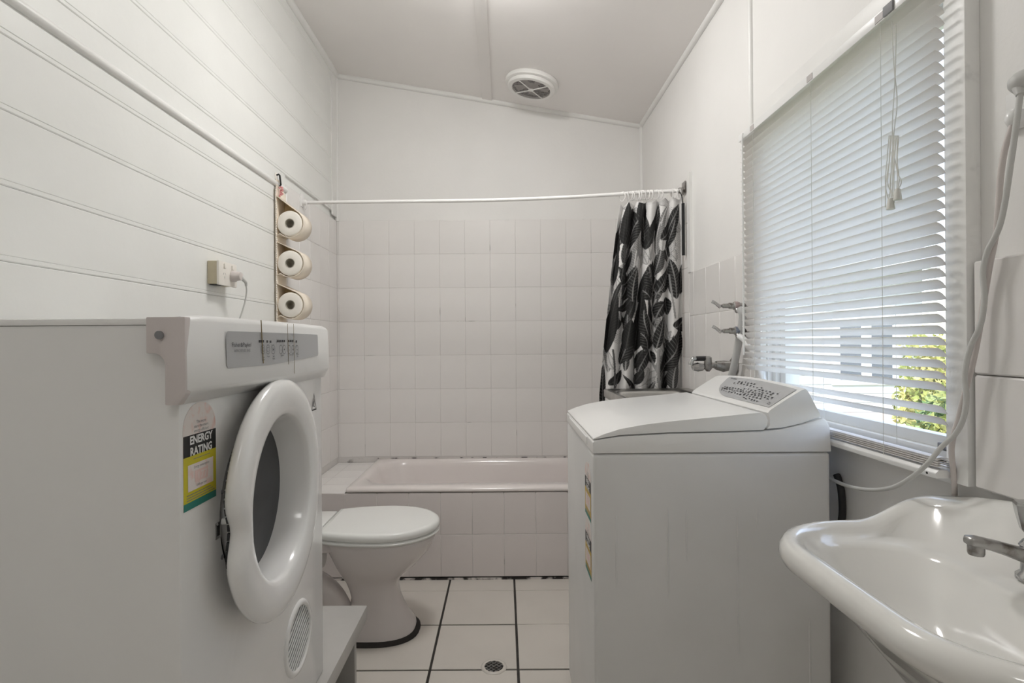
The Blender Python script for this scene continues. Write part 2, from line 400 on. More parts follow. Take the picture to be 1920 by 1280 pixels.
for k, z in enumerate(zs): put('slat', SM[k % 3], bl, (BX, (BY0+BY1)/2, z))
FS = make_slat(math.radians(6), 'slat')
for k in range(5): put('slat', FS, bl, (BX+.001, (BY0+BY1)/2, .8890+.0040*k))
MB().prism([(BX-.013, .8695), (BX+.013, .8695), (BX+.014, .8785), (BX+.008, .8845), (BX-.008, .8845), (BX-.014, .8785)], 'Y', BY0, BY1).build('bottom_rail', 'plastic_white', bl, bevel=.0015)
MB().lathe([(.0001, 0), (.0022, 0), (.0022, .0006), (.0001, .0006)], (BX-.0143, BY0+.02, .8755), 'X', 10).build('plug_hole', 'black', bl)
for yy in (1.693, 1.373, 1.119):
    MB().tube([(BX-.0135, yy, .8845), (BX-.0135, yy, HZ-.02)], .0006, 5).tube([(BX+.0135, yy, .8845), (BX+.0135, yy, HZ-.02)], .0006, 5).build('ladder_cord', 'cord', bl)
MB().tube([(BX-.022, 1.744, HZ-.01), (BX-.024, 1.744, HZ-.03), (BX-.024, 1.744, 1.074)], .0032, 8).build('tilt_wand', 'hose_white', bl)
c1 = [px(u, v, X=BX-.022) for u, v in ((1672, 40), (1676, 120), (1682, 190), (1676, 250), (1672, 300), (1668, 375))]
c2 = [px(u, v, X=BX-.024) for u, v in ((1680, 44), (1679, 130), (1673, 250), (1682, 320), (1690, 340), (1684, 355))]
pc = MB().tube(spline(c1), .0009, 6).tube(spline(c2), .0009, 6)
rnd = random.Random(3)
for k in range(9):
    u0 = 1664+k*2.3; u1 = 1660+k*3.0
    pc.tube(spline([px(u0+3, 254, X=BX-.024+.0006*(k % 3)), px(u0+rnd.uniform(-2, 3), 300, X=BX-.024), px(u1+rnd.uniform(-2, 2), 345, X=BX-.024), px(1668+rnd.uniform(-8, 12), 366+rnd.uniform(-6, 28), X=BX-.024)]), .0009, 5)
pc.build('pull_cord', 'cord', bl)
for (u, v) in ((1670, 382), (1683, 364)):
    p = px(u, v, X=BX-.026); MB().lathe([(.0045, 0), (.0075, .0), (.0050, .020), (.003, .022)], p-Vector((0, 0, .011)), 'Z', 12).build('tassel', 'clear_plastic' if False else 'cord', bl)

# ------------------------------------------------------------------ bath
bs = thing('bath_surround', ((XL+XR)/2, 2.93, 0), 'tiled hob boxing in the bathtub along the end wall', 'bath surround')
MB().box(XL+.002, XR-.012, 2.5974, 2.66, .013, .405).box(XL+.002, -.765, 2.60, YB-.01, .001, .4112).build('core', 'grout_wall', bs, smooth=0)
for i, (a0, a1) in enumerate(zip(lines(XL+.004, XR-.014, -.606, .15)[:-1], lines(XL+.004, XR-.014, -.606, .15)[1:])):
    for z0, z1 in ((.013, .212), (.212, .411)):
        if a1-a0 > .01: piece('tile', (a1-a0-.0022, .006, z1-z0-.0022), 'tile_bath', bs, ((a0+a1)/2, 2.599, (z0+z1)/2))
for a0, a1 in ((XL+.004, -.91), (-.91, -.76)):
    ys = [2.599, 2.75, 2.90, 3.05, 3.20, YB-.01]
    for y0, y1 in zip(ys[:-1], ys[1:]):
        piece('tile', (a1-a0-.0022, y1-y0-.0022, .006), 'tile_wall', bs, ((a0+a1)/2, (y0+y1)/2, .409))
L = []
def bl_(x0, x1, y0, y1, r, z): L.append(rrect(x0, x1, y0, y1, r, z, 8, 6))
bl_(-.752, .812, 2.607, 3.258, .02, .4125); bl_(-.757, .815, 2.596, 3.260, .02, .4135); bl_(-.758, .816, 2.592, 3.261, .022, .420); bl_(-.755, .813, 2.597, 3.259, .022, .430); bl_(-.745, .805, 2.61, 3.255, .025, .435)
bl_(-.73, .79, 2.64, 3.245, .06, .434); bl_(-.715, .77, 2.685, 3.225, .14, .433); bl_(-.703, .76, 2.70, 3.215, .145, .424); bl_(-.690, .752, 2.712, 3.205, .145, .40); bl_(-.62, .72, 2.745, 3.175, .15, .20); bl_(-.52, .68, 2.78, 3.14, .14, .10); bl_(-.40, .62, 2.83, 3.09, .12, .085)
bt = MB().loft(L, caps=False)
n = len(L[0]); bt.f.append(tuple(range((len(L)-1)*n, len(L)*n)))
tag(bt.build('bathtub', 'bath_enamel', smooth=60), 'white enamel bathtub with a wide rolled rim set into the tiled hob', 'bathtub')
struct(MB().box(-.755, .80, 3.2575, 3.2612, .434, .438).build('trim_13', 'mould_patchy', smooth=0))

# ------------------------------------------------------------------ toilet
TY = 2.15
to = thing('toilet', (-.55, TY, 0), 'white toilet with closed lid in front of the bath hob', 'toilet')
def sec(z, xf, xb, ry, e=2.3, n=40):
    cx, rx = (xf+xb)/2, (xf-xb)/2; o = []
    for k in range(n):
        a = 2*PI*k/n; c, s_ = math.cos(a), math.sin(a)
        o.append((cx+rx*math.copysign(abs(c)**(2/e), c), TY+ry*math.copysign(abs(s_)**(2/e), s_), z))
    return o
S = [(.008, -.352, -.68, .122, 2.6), (.03, -.356, -.67, .118, 2.6), (.06, -.378, -.635, .104, 2.5), (.10, -.399, -.608, .09, 2.4), (.137, -.413, -.60, .084, 2.3), (.17, -.420, -.608, .085, 2.3), (.203, -.415, -.62, .094, 2.3), (.231, -.393, -.638, .108, 2.3), (.264, -.349, -.655, .13, 2.3), (.32, -.298, -.68, .157, 2.3), (.355, -.280, -.695, .168, 2.3), (.378, -.272, -.70, .172, 2.4), (.384, -.276, -.70, .17, 2.4)]
MB().loft([sec(*a) for a in S]).build('bowl', 'china_bowl', to, smooth=70)
MB().prism([(-.83, .335), (-.60, .345), (-.60, .384), (-.83, .384)], 'Y', TY-.12, TY+.12).build('rear_shelf', 'china_bowl', to, bevel=.012, seg=3)
MB().tube(spline([(-.90, TY, .19), (-.80, TY-.02, .205), (-.725, TY-.035, .190), (-.665, TY-.045, .140), (-.632, TY-.045, .065), (-.622, TY-.04, .008)]), .052, 16).build('trap_outlet', 'china_bowl', to, smooth=60)
MB().tube([(-.86, TY-.03, .295), (-.70, TY-.03, .290)], [.03, .032], 16).build('flush_inlet', 'seat_plastic', to)
def lid_outline(gx=0.0):
    o = []
    for k in range(41):
        a = -PI/2+PI*k/40; o.append((-.47+(.213+gx)*math.cos(a), TY+(.185+gx)*math.sin(a)))
    for k in range(1, 9):
        t = k/8; o.append((-.47-.222*t, TY+(.185+gx)-.042*t**2.2))
    for k in range(0, 8):
        t = 1-k/8; o.append((-.47-.222*t, TY-(.185+gx)+.042*t**2.2))
    return o
def lid(z0, z1, g0, name, m):
    o = lid_outline(); c = Vector((-.47, TY))
    lo = []
    for z, s_ in ((z0, .975+g0), (z0+.004, .995+g0), ((z0+z1)/2, 1.0+g0), (z1-.006, .985+g0), (z1-.001, .955+g0), (z1, .90+g0)):
        lo.append([(c.x+(p[0]-c.x)*s_, c.y+(p[1]-c.y)*s_, z) for p in o])
    return MB().loft(lo).build(name, m, to, smooth=60)
lid(.3855, .402, -.005, 'seat', 'seat_plastic'); lid(.4025, .432, 0.0, 'lid', 'seat_plastic')
MB().box(-.80, -.698, TY-.14, TY+.14, .387, .422).build('hinge_block', 'seat_plastic', to, bevel=.006)
MB().box(-.975, -.82, TY-.21, TY+.21, .48, .82).build('cistern', 'seat_plastic', to, bevel=.02, seg=3)
MB().tube([(-.89, TY, .49), (-.89, TY, .31), (-.84, TY-.03, .295)], .022, 12).build('flush_pipe', 'seat_plastic', to)
ring = [sec(.0005, -.337, -.70, .135, 2.5), sec(.006, -.338, -.70, .134, 2.5), sec(.014, -.347, -.685, .126, 2.5), sec(.016, -.36, -.67, .112, 2.5)]
MB().loft(ring).build('base_sealant', 'mould', to, smooth=60, label='dark mouldy sealant line')
p = px(692, 1184, Y=2.045); MB().lathe([(.0005, -.004), (.006, -.004), (.005, .001), (.0005, .002)], (p.x, 2.053, p.z), 'Y', 10).build('floor_screw', 'mould', to)

# ------------------------------------------------------------------ dryer on a low stand
ZS = .305
st = thing('appliance_stand', (-.70, 1.15, 0), 'low grey painted timber stand under the clothes dryer', 'stand')
MB().box(-.972, -.432, .62, 1.71, .262, ZS-.001).build('top_board', 'stand_paint', st, bevel=.002)
for y0 in (.64, 1.672):
    MB().box(-.965, -.462, y0, y0+.022, .001, .262).build('end_panel', 'stand_paint', st, bevel=.0015)
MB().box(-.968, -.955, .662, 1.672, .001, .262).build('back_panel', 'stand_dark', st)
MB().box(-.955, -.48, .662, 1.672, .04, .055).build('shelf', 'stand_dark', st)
DY0, DY1, DF, DB, DZ1 = .77, 1.37, -.456, -.975, 1.157
YC, ZC = 1.035, .836
dr = thing('clothes_dryer', (-.71, 1.07, ZS), 'white front-loading clothes dryer with round door standing ajar', 'dryer')
n = 64; HR = .158
circ, rect = [], []
for k in range(n):
    a = 2*PI*k/n; c, s_ = math.cos(a), math.sin(a)
    circ.append(Vector((DF, YC+HR*c, ZC+HR*s_)))
    ty = ((DY1-YC) if c > 0 else (YC-DY0))/max(abs(c), 1e-6); tz = ((1.147-ZC) if s_ > 0 else (ZC-ZS))/max(abs(s_), 1e-6); t = min(ty, tz)
    rect.append(Vector((DF, YC+t*c, ZC+t*s_)))
mb = MB(); b0 = .004
for cy, cz in ((DY0, ZS), (DY1, ZS), (DY0, 1.147), (DY1, 1.147)):     # snap the nearest samples to the corners
    k = min(range(n), key=lambda i: (rect[i]-Vector((DF, cy, cz))).length); rect[k] = Vector((DF, cy, cz))
def inset(p, g): return Vector((p.x, min(max(p.y, DY0+g), DY1-g), min(max(p.z, ZS+g), 1.147)))
r1 = [inset(p, b0) for p in rect]; r2 = [Vector((DF-.0012, inset(p, .0012).y, inset(p, .0012).z)) for p in rect]; r3 = [Vector((DF-b0, p.y, p.z)) for p in rect]
back = [Vector((DB, p.y, p.z)) for p in rect]; inn = [Vector((DF-.012, p.y, p.z)) for p in circ]
mb.loft([inn, circ, r1, r2, r3, back], caps=False); mb.f.append(tuple(range(5*n, 6*n)))
body = mb.build('cabinet', 'enamel', dr, smooth=30)
MB().box(DB, DF-.004, DY0-.003, DY1+.003, 1.1475, DZ1).build('top_panel', 'enamel', dr, bevel=.003)
MB().lathe([(.1575, -.004), (.1575, -.30), (.02, -.30)], (DF-.008, YC, ZC), 'X', 40, caps=False).build('drum', 'drum', dr)
# control hood
def hood_x(y):
    s_ = (y-1.06)/.305; return -.437+.017*(1-s_*s_)
loops = []
for k in range(17):
    y = DY0-.012+(DY1-DY0+.016)*k/16; X = hood_x(y); ends = min(k, 16-k); e = .003 if ends == 0 else 0
    pr = [(-.478, 1.150), (-.478, 1.159-e), (X-.010, 1.162-e), (X-.003-e, 1.159-e), (X-e, 1.152), (X+.002-e, 1.10), (X+.003-e, 1.060), (X-.001-e, 1.053), (X-.006, 1.050), (DF+.006, 1.036), (DF+.0005, 1.036), (DF+.0005, 1.149)]
    loops.append([(a, y, b) for a, b in pr])
hood = MB().loft(loops).build('control_hood', 'plastic_white', dr, smooth=50)
def hsurf(y0, y1, zf0, zf1, off, r=.006, nn=14, rc=None):            # decal following the curved fascia
    mb = MB(); a, b = [], []
    for k in range(nn+1):
        y = y0+(y1-y0)*k/nn; X = hood_x(y)+.002+off; e = 0
        dd = min(y-y0, y1-y); e = r-math.sqrt(max(0, r*r-(r-dd)**2)) if dd < r else 0
        a.append((X+.0008, y, zf0(y)+e)); b.append((X, y, zf1(y)-e))
    vs = a+b; fs = [(i, i+1, nn+2+i, nn+1+i) for i in range(nn)]
    return mb.add(vs, fs)
ys = [.842, .8435, .846, .849]
mb = MB(); a, b = [], []
yl = [.842, .8428, .845, .848]+[.848+.397*k/16 for k in range(1, 17)]+[1.2475, 1.2492, 1.25]
for y in yl:
    dd = min(y-.842, 1.25-y); r = .006; e = r-math.sqrt(max(0, r*r-(r-dd)**2)) if dd < r else 0
    X = hood_x(y)+.0030; t = (y-.842)/.408
    a.append((X+.0006, y, 1.083+.010*max(0, t-.35)*1.4+e)); b.append((X-.0002, y, 1.140-e))
nn = len(yl); mb.add(a+b, [(i, i+1, nn+i+1, nn+i) for i in range(nn-1)])
cp = mb.build('control_panel', 'panel_grey', dr, smooth=60, label='silver grey control strip with printed symbols')
R_, U_ = (0, 1, 0), (0, 0, 1)
def fx_text(s, u, v, size, m='print_dark', al='LEFT', sx=1.0, bold=0.0):
    p = px(u, v, X=-.4205); X = hood_x(p.y)+.0042
    o = text(s, size, (X, p.y, p.z), R_, U_, m, cp, 'lettering', al, sx, bold); pw = W[cp.name]
    for v in o.data.vertices: v.co.x = hood_x(v.co.y+pw.y)+.0040-pw.x
    return o
fx_text('Fisher&Paykel', 438.5, 650, .0098, sx=1.05)
fx_text('AEROSENSE 5KG', 442.5, 660, .0065, 'print_mid', sx=1.0)
for (u, s_) in ((490.5, ''), (499.5, ''), (508.5, 'H'), (522.5, '-'), (528.8, '+'), (538, '-'), (545, '+'), (553, '~')):
    p = px(u, 655, X=-.4205); X = hood_x(p.y)+.0040
    rg = MB(); r0, r1_ = .0078, .0086; N = 24; vs = []
    for rr in (r0, r1_): vs += [(X, p.y+rr*.92*math.cos(2*PI*k/N), p.z+rr*math.sin(2*PI*k/N)) for k in range(N)]
    rg.add(vs, [(k, (k+1) % N, N+(k+1) % N, N+k) for k in range(N)])
    if not s_:
        vs = []
        for rr in (.0040, .0048): vs += [(X, p.y+rr*.92*math.cos(2*PI*k/N), p.z+rr*math.sin(2*PI*k/N)) for k in range(N)]
        rg.add(vs, [(k, (k+1) % N, N+(k+1) % N, N+k) for k in range(N)])
    b_ = rg.build('button_ring', 'print_dark', cp, smooth=0)
    if s_: text(s_, .009, (X, p.y, p.z-.003), R_, U_, 'print_dark', cp, 'lettering', 'CENTER', 1, .0002)
for u, v, s_ in ((491.5, 671, 'Cool\nDown'), (500, 669.5, 'Power'), (509.5, 669, 'Start\nPause'), (525, 667, 'Dryness'), (542, 666, 'Temperature'), (554, 665, 'Wrinkle\nFree')):
    fx_text(s_, u, v, .0042, al='CENTER')
for u, v in ((485, 639.5), (488, 639.5), (491, 639.5), (498, 640), (504, 640.5), (517, 639), (521, 639), (525, 639), (529, 639), (537, 639), (541, 639), (545, 639), (552, 640)):
    p = px(u, v, X=-.4205); X = hood_x(p.y)+.0040
    MB().add([(X, p.y-.0028, p.z-.0022), (X, p.y+.0028, p.z-.0022), (X, p.y+.0028, p.z+.0022), (X, p.y-.0028, p.z+.0022)], [(0, 1, 2, 3)]).build('indicator_mark', 'print_dark', cp, smooth=0)
for u0, u1 in ((517, 529), (537, 545)):
    p = px(u0, 639, X=-.4205); q = px(u1, 639, X=-.4205); X = hood_x(p.y)+.0040
    MB().add([(X, p.y, p.z-.0004), (X, q.y, p.z-.0004), (X, q.y, p.z+.0004), (X, p.y, p.z+.0004)], [(0, 1, 2, 3)]).build('indicator_line', 'print_dark', cp, smooth=0)
for u, v0, v1, wd in ((489, 600, 681, .0009), (536.5, 607, 683, .0004), (548, 607, 700, .0004)):
    a_ = []
    for k in range(9):
        v = v0+(v1-v0)*k/8; p = px(u+(4 if wd > .0008 else 2)*k/8, v, X=-.419); a_.append((hood_x(p.y)+.0038, p.y, p.z))
    MB().tube(a_, wd, 6).build('drip_stain', 'stain', hood, label='brown drip stain')
# side bracket with screw
X0, X1 = -.4915, -.438
pl = [(X0, 1.158), (X0, 1.108), (-.482, 1.108)]+[(-.4825+.0165*math.sin(a), 1.0915+.0165*math.cos(a)) for a in [PI/2*k/6 for k in range(1, 7)]]+[(-.466, 1.0365), (-.448, 1.0365), (X1, 1.052), (X1, 1.158)]
MB().prism(pl, 'Y', DY0-.016, DY0-.002).build('hood_end', 'plastic_bracket', dr, bevel=.0015)
p = px(300, 628, Y=DY0-.017); MB().lathe([(.0005, -.002), (.0058, -.002), (.0058, .001), (.003, .003)], (p.x, DY0-.0185, p.z), 'Y', 14).build('screw', 'print_mid', dr)
# door
TH = math.radians(2.6)
def door_pt(r, a, x):
    notch = .030*math.exp(-((a-PI-.05)/.17)**2)*max(0, (r-.155)/.063)
    r = r-notch
    dy, dz = r*math.cos(a), r*math.sin(a)
    hy = .215                                             # hinge side
    Y = dy-hy; X = x
    return Vector((DF+.004+X*math.cos(TH)-Y*math.sin(TH)*1.0, YC+hy+Y*math.cos(TH)+X*math.sin(TH), ZC+dz))
prof = [(.162, .004), (.198, .004), (.211, .008), (.217, .015), (.2175, .022), (.213, .029), (.203, .0335), (.190, .0355), (.175, .0345), (.160, .0315), (.1535, .0290), (.1505, .026), (.148, .016), (.142, -.015), (.1385, -.035)]
N = 96
dmesh = MB().loft([[door_pt(r, 2*PI*k/N, x) for k in range(N)] for r, x in prof], caps=False)
door = dmesh.build('door', 'enamel', dr, smooth=60)
MB().loft([[door_pt(r, 2*PI*k/48, x) for k in range(48)] for r, x in ((.1395, -.032), (.135, -.038), (.127, -.036), (.118, -.040), (.104, -.040), (.06, -.050), (.003, -.053))]).build('door_bowl', 'bowl_glass', door, smooth=60, label='dark see-through door bowl')
MB().loft([[door_pt(r, 2*PI*k/48, x) for k in range(48)] for r, x in ((.1405, -.028), (.1410, -.033), (.1370, -.0375), (.133, -.037))], caps=False).build('bowl_gasket', 'rubber', door, smooth=60)
sl = MB()
for k in range(84):
    a = 2*PI*k/84; a2 = a+2*PI/84*.8
    q = [door_pt(r, aa, x) for aa in (a, a2) for r in (.184, .191) for x in (-.002, .0038)]
    sl.add(q, [(0, 1, 3, 2), (4, 6, 7, 5), (0, 4, 5, 1), (2, 3, 7, 6), (0, 2, 6, 4), (1, 5, 7, 3)])
sl.build('door_seal', 'rubber', door, smooth=0, label='black ribbed door seal')
p = px(432, 985, X=-.43); MB().tube([(DF+.004, p.y+.02, p.z), (DF+.022, p.y+.02, p.z)], [.006, .0045], 12).build('latch_pin', 'seat_plastic', door)
p = px(408, 994, X=DF); lb = MB().box(DF-.001, DF+.0015, p.y-.008, p.y+.008, p.z-.013, p.z+.013).build('latch_plate', 'chrome', dr, bevel=.0008)
MB().box(DF+.001, DF+.0022, p.y-.003, p.y+.003, p.z-.008, p.z+.008).build('latch_slot', 'black', lb)
for v in (922, 1044):
    p = px(416.5, v, X=DF); MB().lathe([(.0005, .0), (.004, 0), (.004, .001), (.002, .002), (.0005, .002)], (DF, p.y, p.z), 'X', 12).build('screw', 'print_mid', dr)
# vent grille
p = px(559, 1194, X=DF); vy, vz, vr = p.y, p.z, .076
vg = MB().lathe([(.064, -.006), (.064, .003), (.068, .0055), (.076, .0035), (.078, 0.0)], (DF, vy, vz), 'X', 40, caps=False).build('vent_grille', 'enamel', dr, smooth=60)
MB().lathe([(.0005, .0006), (.065, .0006)], (DF, vy, vz), 'X', 32, caps=False).build('vent_opening', 'black', vg)
dv = Vector((0, math.cos(math.radians(28)), math.sin(math.radians(28)))); nv = Vector((0, -dv.z, dv.y))
for k in range(-5, 6):
    o_ = k*.0113; h = math.sqrt(max(0, .0645**2-o_**2)); c0 = Vector((DF, vy, vz))+nv*o_
    q = [c0+dv*a+nv*b+Vector((d, 0, 0)) for a in (-h, h) for b in (-.0016, .0016) for d in (-.003, .0026)]
    MB().add(q, [(0, 1, 3, 2), (4, 6, 7, 5), (0, 4, 5, 1), (2, 3, 7, 6), (0, 2, 6, 4), (1, 5, 7, 3)]).build('vent_bar', 'enamel', vg, smooth=0)
# energy rating label: sheet with arch, bands and lettering
def quad(org, R, U, x0, x1, y0, y1, d):
    R = Vector(R); U = Vector(U); Nn = R.cross(U); o = Vector(org)
    return MB().add([o+R*x+U*y+Nn*d for x, y in ((x0, y0), (x1, y0), (x1, y1), (x0, y1))], [(0, 1, 2, 3)])
def energy_label(org, R, U, w_, h, parent, amber=False, words=True):
    R = Vector(R); U = Vector(U); Nn = R.cross(U); o = Vector(org)
    pts = [(-w_/2, 0), (w_/2, 0), (w_/2, h*.76)]+[(w_/2*math.cos(a), h*.76+h*.24*math.sin(a)) for a in [PI*k/16 for k in range(1, 16)]]+[(-w_/2, h*.76)]
    sh = MB().loft([[o+R*x+U*y+Nn*.0001 for x, y in pts], [o+R*x+U*y+Nn*.0005 for x, y in pts]]).build('energy_label', 'label_white', parent, smooth=0, label='energy rating sticker with black and yellow bands')
    Y_ = 'label_amber' if amber else 'label_yellow'
    quad(o, R, U, -w_/2, w_/2, 0, h*.07, .0008).build('green_band', 'label_green', sh, smooth=0)
    quad(o, R, U, -w_/2, w_/2, h*.07, h*.50, .0008).build('yellow_band', Y_, sh, smooth=0)
    quad(o, R, U, -w_/2, w_/2, h*.50, h*.70, .0008).build('black_band', 'black', sh, smooth=0)
    quad(o, R, U, -w_*.38, w_*.40, h*.17, h*.42, .0011).build('value_box', 'label_white', sh, smooth=0)
    quad(o, R, U, -w_*.18, w_*.22, h*.24, h*.35, .0014).build('value_patch', 'label_pink', sh, smooth=0)
    if words:
        text('ENERGY\nRATING', h*.107, o+U*(h*.612)+R*(w_*.02)+Nn*.0011, R, U, 'plastic_white', sh, 'lettering', 'CENTER', 1.0, .0006)
        text('The more\nstars the more\nenergy efficient', h*.042, o+U*(h*.80)+R*(w_*.03)+Nn*.0008, R, U, 'print_mid', sh, 'lettering', 'CENTER')
        text('Energy consumption', h*.036, o+U*(h*.375)+R*(w_*.02)+Nn*.0014, R, U, 'print_mid', sh, 'lettering', 'CENTER', .9)
        text('177', h*.10, o+U*(h*.26)+R*(w_*.03)+Nn*.0016, R, U, 'label_white', sh, 'lettering', 'CENTER', 1.2)
        text('kWh per year', h*.036, o+U*(h*.195)+R*(w_*.02)+Nn*.0014, R, U, 'print_mid', sh, 'lettering', 'CENTER', .9)
        ln = MB()
        for q in range(3): ln2 = quad(o, R, U, -w_*.42, w_*(.44-.06*q), h*(.085+.024*q), h*(.093+.024*q), .0011); ln.add(ln2.v, ln2.f)
        ln2 = quad(o, R, U, -w_*.22, w_*.3, h*.462, h*.468, .0011); ln.add(ln2.v, ln2.f)
        ln.build('small_print', 'print_mid', sh, smooth=0)['kind'] = 'stuff'
    return sh
a_ = px(343.5, 963, X=DF); b_ = px(404.5, 928, X=DF)
energy_label((DF, (a_.y+b_.y)/2, (a_.z+b_.z)/2), R_, U_, abs(b_.y-a_.y), .153, dr)
# flammable warning triangle
p = px(588.5, 769, X=DF); tw = .034; th = .042
def tri(s_, d, up=0): return [Vector((DF+d, p.y+tw/2*s_*x, p.z+up+th*(.36+(y-.36)*s_))) for x, y in ((-1, 0), (1, 0), (0, 1))]
t0, t1 = tri(1, .0006), tri(.80, .0006)
wt = MB().add(t0+t1, [(0, 1, 4, 3), (1, 2, 5, 4), (2, 0, 3, 5)]).build('warning_sticker', 'black', dr, smooth=0, label='triangular flammable warning sticker')
MB().add([(DF+.0007, p.y+x*.011, p.z+th*.13+z_*.024) for x, z_ in ((-.35, .15), (-.5, .45), (-.25, .75), (-.1, .6), (.05, 1.0), (.3, .65), (.5, .4), (.3, .1))], [(0, 1, 2, 3, 4, 5, 6, 7)]).build('flame_mark', 'black', wt, smooth=0)
MB().add([(DF+.0009, p.y+x*.011, p.z+th*.13+z_*.024) for x, z_ in ((-.18, .2), (-.22, .42), (.0, .7), (.2, .42), (.15, .2))], [(0, 1, 2, 3, 4)]).build('flame_centre', 'enamel', wt, smooth=0)

# ------------------------------------------------------------------ washing machine
wm = thing('washing_machine', (.51, 1.65, 0), 'white top-loading washing machine with grey sloping control panel under the window', 'washing machine')
WX0, WX1, WYA, WYB = .22, .812, 1.37, 1.93
MB().box(WX0, WX1, WYA, WYB, -.04, .838).build('cabinet', 'enamel_side', wm, bevel=.010, seg=3)
for x in (.25, .77):
    for y in (1.41, 1.89): MB().lathe([(.02, -.0645), (.022, -.059), (.018, -.039)], (x, y, 0), 'Z', 14).build('foot', 'rubber', wm)
for u, v0, v1 in ((1155, 950, 1110), (1252, 945, 1130), (1287, 950, 1060), (1383, 950, 1240), (1420, 948, 1000), (1518, 1150, 1330)):
    p = px(u, v0, Y=WYA); q = px(u, v1, Y=WYA)
    MB().tube([(p.x, WYA+.0012, p.z), (p.x, WYA+.0006, p.z-.03), (p.x, WYA+.0006, q.z+.03), (p.x, WYA+.0012, q.z)], [.0008, .0028, .0024, .0008], 8).build('pressed_rib', 'enamel_side', wm, smooth=80)
dk = [(WX0-.001, .8405), (WX0-.001, .868), (.224, .872), (.287, .8815), (.412, .8875), (.55, .889), (.64, .8915), (.69, .897), (.74, .908), (.793, .925), (.803, .919), (.810, .902), (.8135, .8405)]
MB().prism(dk, 'Y', WYA-.002, WYB+.002).build('deck', 'plastic_white', wm, bevel=.003)
ld = [(.221, .8745), (.222, .878), (.2494, .889), (.287, .9005), (.345, .911), (.412, .919), (.537, .930), (.615, .9375), (.64, .939), (.652, .934), (.658, .921), (.656, .906), (.648, .8955), (.55, .8925), (.412, .891), (.287, .885), (.24, .8775)]
MB().prism(ld, 'Y', WYA+.002, WYB-.002).build('lid', 'plastic_white', wm, bevel=.0022)
MB().loft([[(WX0-.0035+.0*0, y, z0) for z0 in (.846, .866)]+[(WX0+.004, y, z1) for z1 in (.868, .844)] for y in (1.46, 1.50, 1.80, 1.84)]).build('lid_grip', 'plastic_white', wm, bevel=.002)
loops = []
for k in range(13):
    t = -1+2*k/12; y = (WYA+WYB)/2+t*(WYB-WYA-.004)/2; ar = .010*(1-t*t); bw = -.008*(1-t*t)
    pr = [(.6555, .8985), (.6625, .908), (.6635, .922), (.658, .938), (.664+bw*.3, .9455), (.70, .9685+ar*.5), (.742, .994+ar), (.752, .997+ar), (.758, .992+ar), (.787, .936), (.789, .928), (.742, .9115), (.69, .9005)]
    loops.append([(a, y, b) for a, b in pr])
con = MB().loft(loops).build('console', 'plastic_white', wm, smooth=35)
def con_pt(s_, y, d=.0007):                               # s 0..1 up the slope
    t = (y-1.65)/.278; ar = .010*(1-t*t); bw = -.008*(1-t*t)*.3
    A = Vector((.664+bw, 0, .9455)); B = Vector((.70, 0, .9685+ar*.5)); C_ = Vector((.742, 0, .994+ar))
    p = A.lerp(B, s_/.46) if s_ < .46 else B.lerp(C_, (s_-.46)/.54)
    return Vector((p.x-.5*d, y, p.z+.86*d))
mb = MB(); rows = []
ny = 22; ns = 6
for i in range(ny+1):
    t = i/ny; y = 1.388+t*.415; lo = .07+.0*t; hi = .97
    if t > .62: q = (t-.62)/.38; lo = .07+.80*(1-math.sqrt(max(0, 1-q*q)))
    rows.append([con_pt(lo+(hi-lo)*j/ns, y, .0012) for j in range(ns+1)])
vs = [p for r in rows for p in r]; mb.add(vs, [(i*(ns+1)+j, i*(ns+1)+j+1, (i+1)*(ns+1)+j+1, (i+1)*(ns+1)+j) for i in range(ny) for j in range(ns)])
wp = mb.build('control_panel', 'panel_grey', con, smooth=60, label='grey control panel with printed buttons')
mk = MB(); rn = random.Random(11)
def mark(y, s_, wy, ws):
    q = [con_pt(s_+b*ws, y+a*wy, .0026) for a, b in ((-1, -1), (1, -1), (1, 1), (-1, 1))]; mk.add(q, [(0, 1, 2, 3)])
for r, (s0, ya, yb, nn) in enumerate(((.78, 1.58, 1.70, 6), (.68, 1.52, 1.72, 9), (.52, 1.44, 1.62, 8), (.44, 1.42, 1.745, 17), (.36, 1.43, 1.75, 17), (.27, 1.46, 1.74, 14), (.60, 1.42, 1.54, 6), (.18, 1.46, 1.56, 6))):
    for k in range(nn):
        y = ya+(yb-ya)*(k+.5)/nn; mark(y, s0+rn.uniform(-.02, .02), .0022+rn.random()*.003, .016+rn.random()*.014)
for k in range(9): mark(1.425+k*.036, .40, .0008, .05)
mk.build('printed_marks', 'print_dark', con, smooth=0)['kind'] = 'stuff'
def ctext(s_, y, s0, size, m='print_dark'):
    o = con_pt(s0, y, .0026); up = (con_pt(s0+.05, y)-con_pt(s0, y)).normalized()
    text(s_, size, o, (0, -1, 0), up, m, con, 'lettering', 'LEFT', 1, .0001, .0002)
ctext('Fisher&Paykel', 1.775, .86, .0085)
ctext('Start\nPause', 1.415, .22, .006)
energy_label((WX0-.0002, 1.455, .655), (0, -1, 0), (0, 0, 1), .10, .145, wm, amber=True)
energy_label((WX0-.0002, 1.455, .505), (0, -1, 0), (0, 0, 1), .10, .145, wm, amber=True)
WK = .945                                                # 0.56 m deep, 0.53 m wide machine
wm.scale = (WK, WK, WK); wm.location = (.51*WK, 1.65*WK, (1-WK)*CH)
# dark drain-hose loop behind the machine
tag(MB().tube(spline([(.822, 1.362, .60), (.821, 1.350, .645), (.821, 1.338, .70), (.821, 1.342, .75), (.822, 1.355, .775), (.822, 1.362, .785)]), .008, 12).build('drain_hose', 'rubber', smooth=70), 'black drain hose looping beside the washing machine at the wall', 'hose')

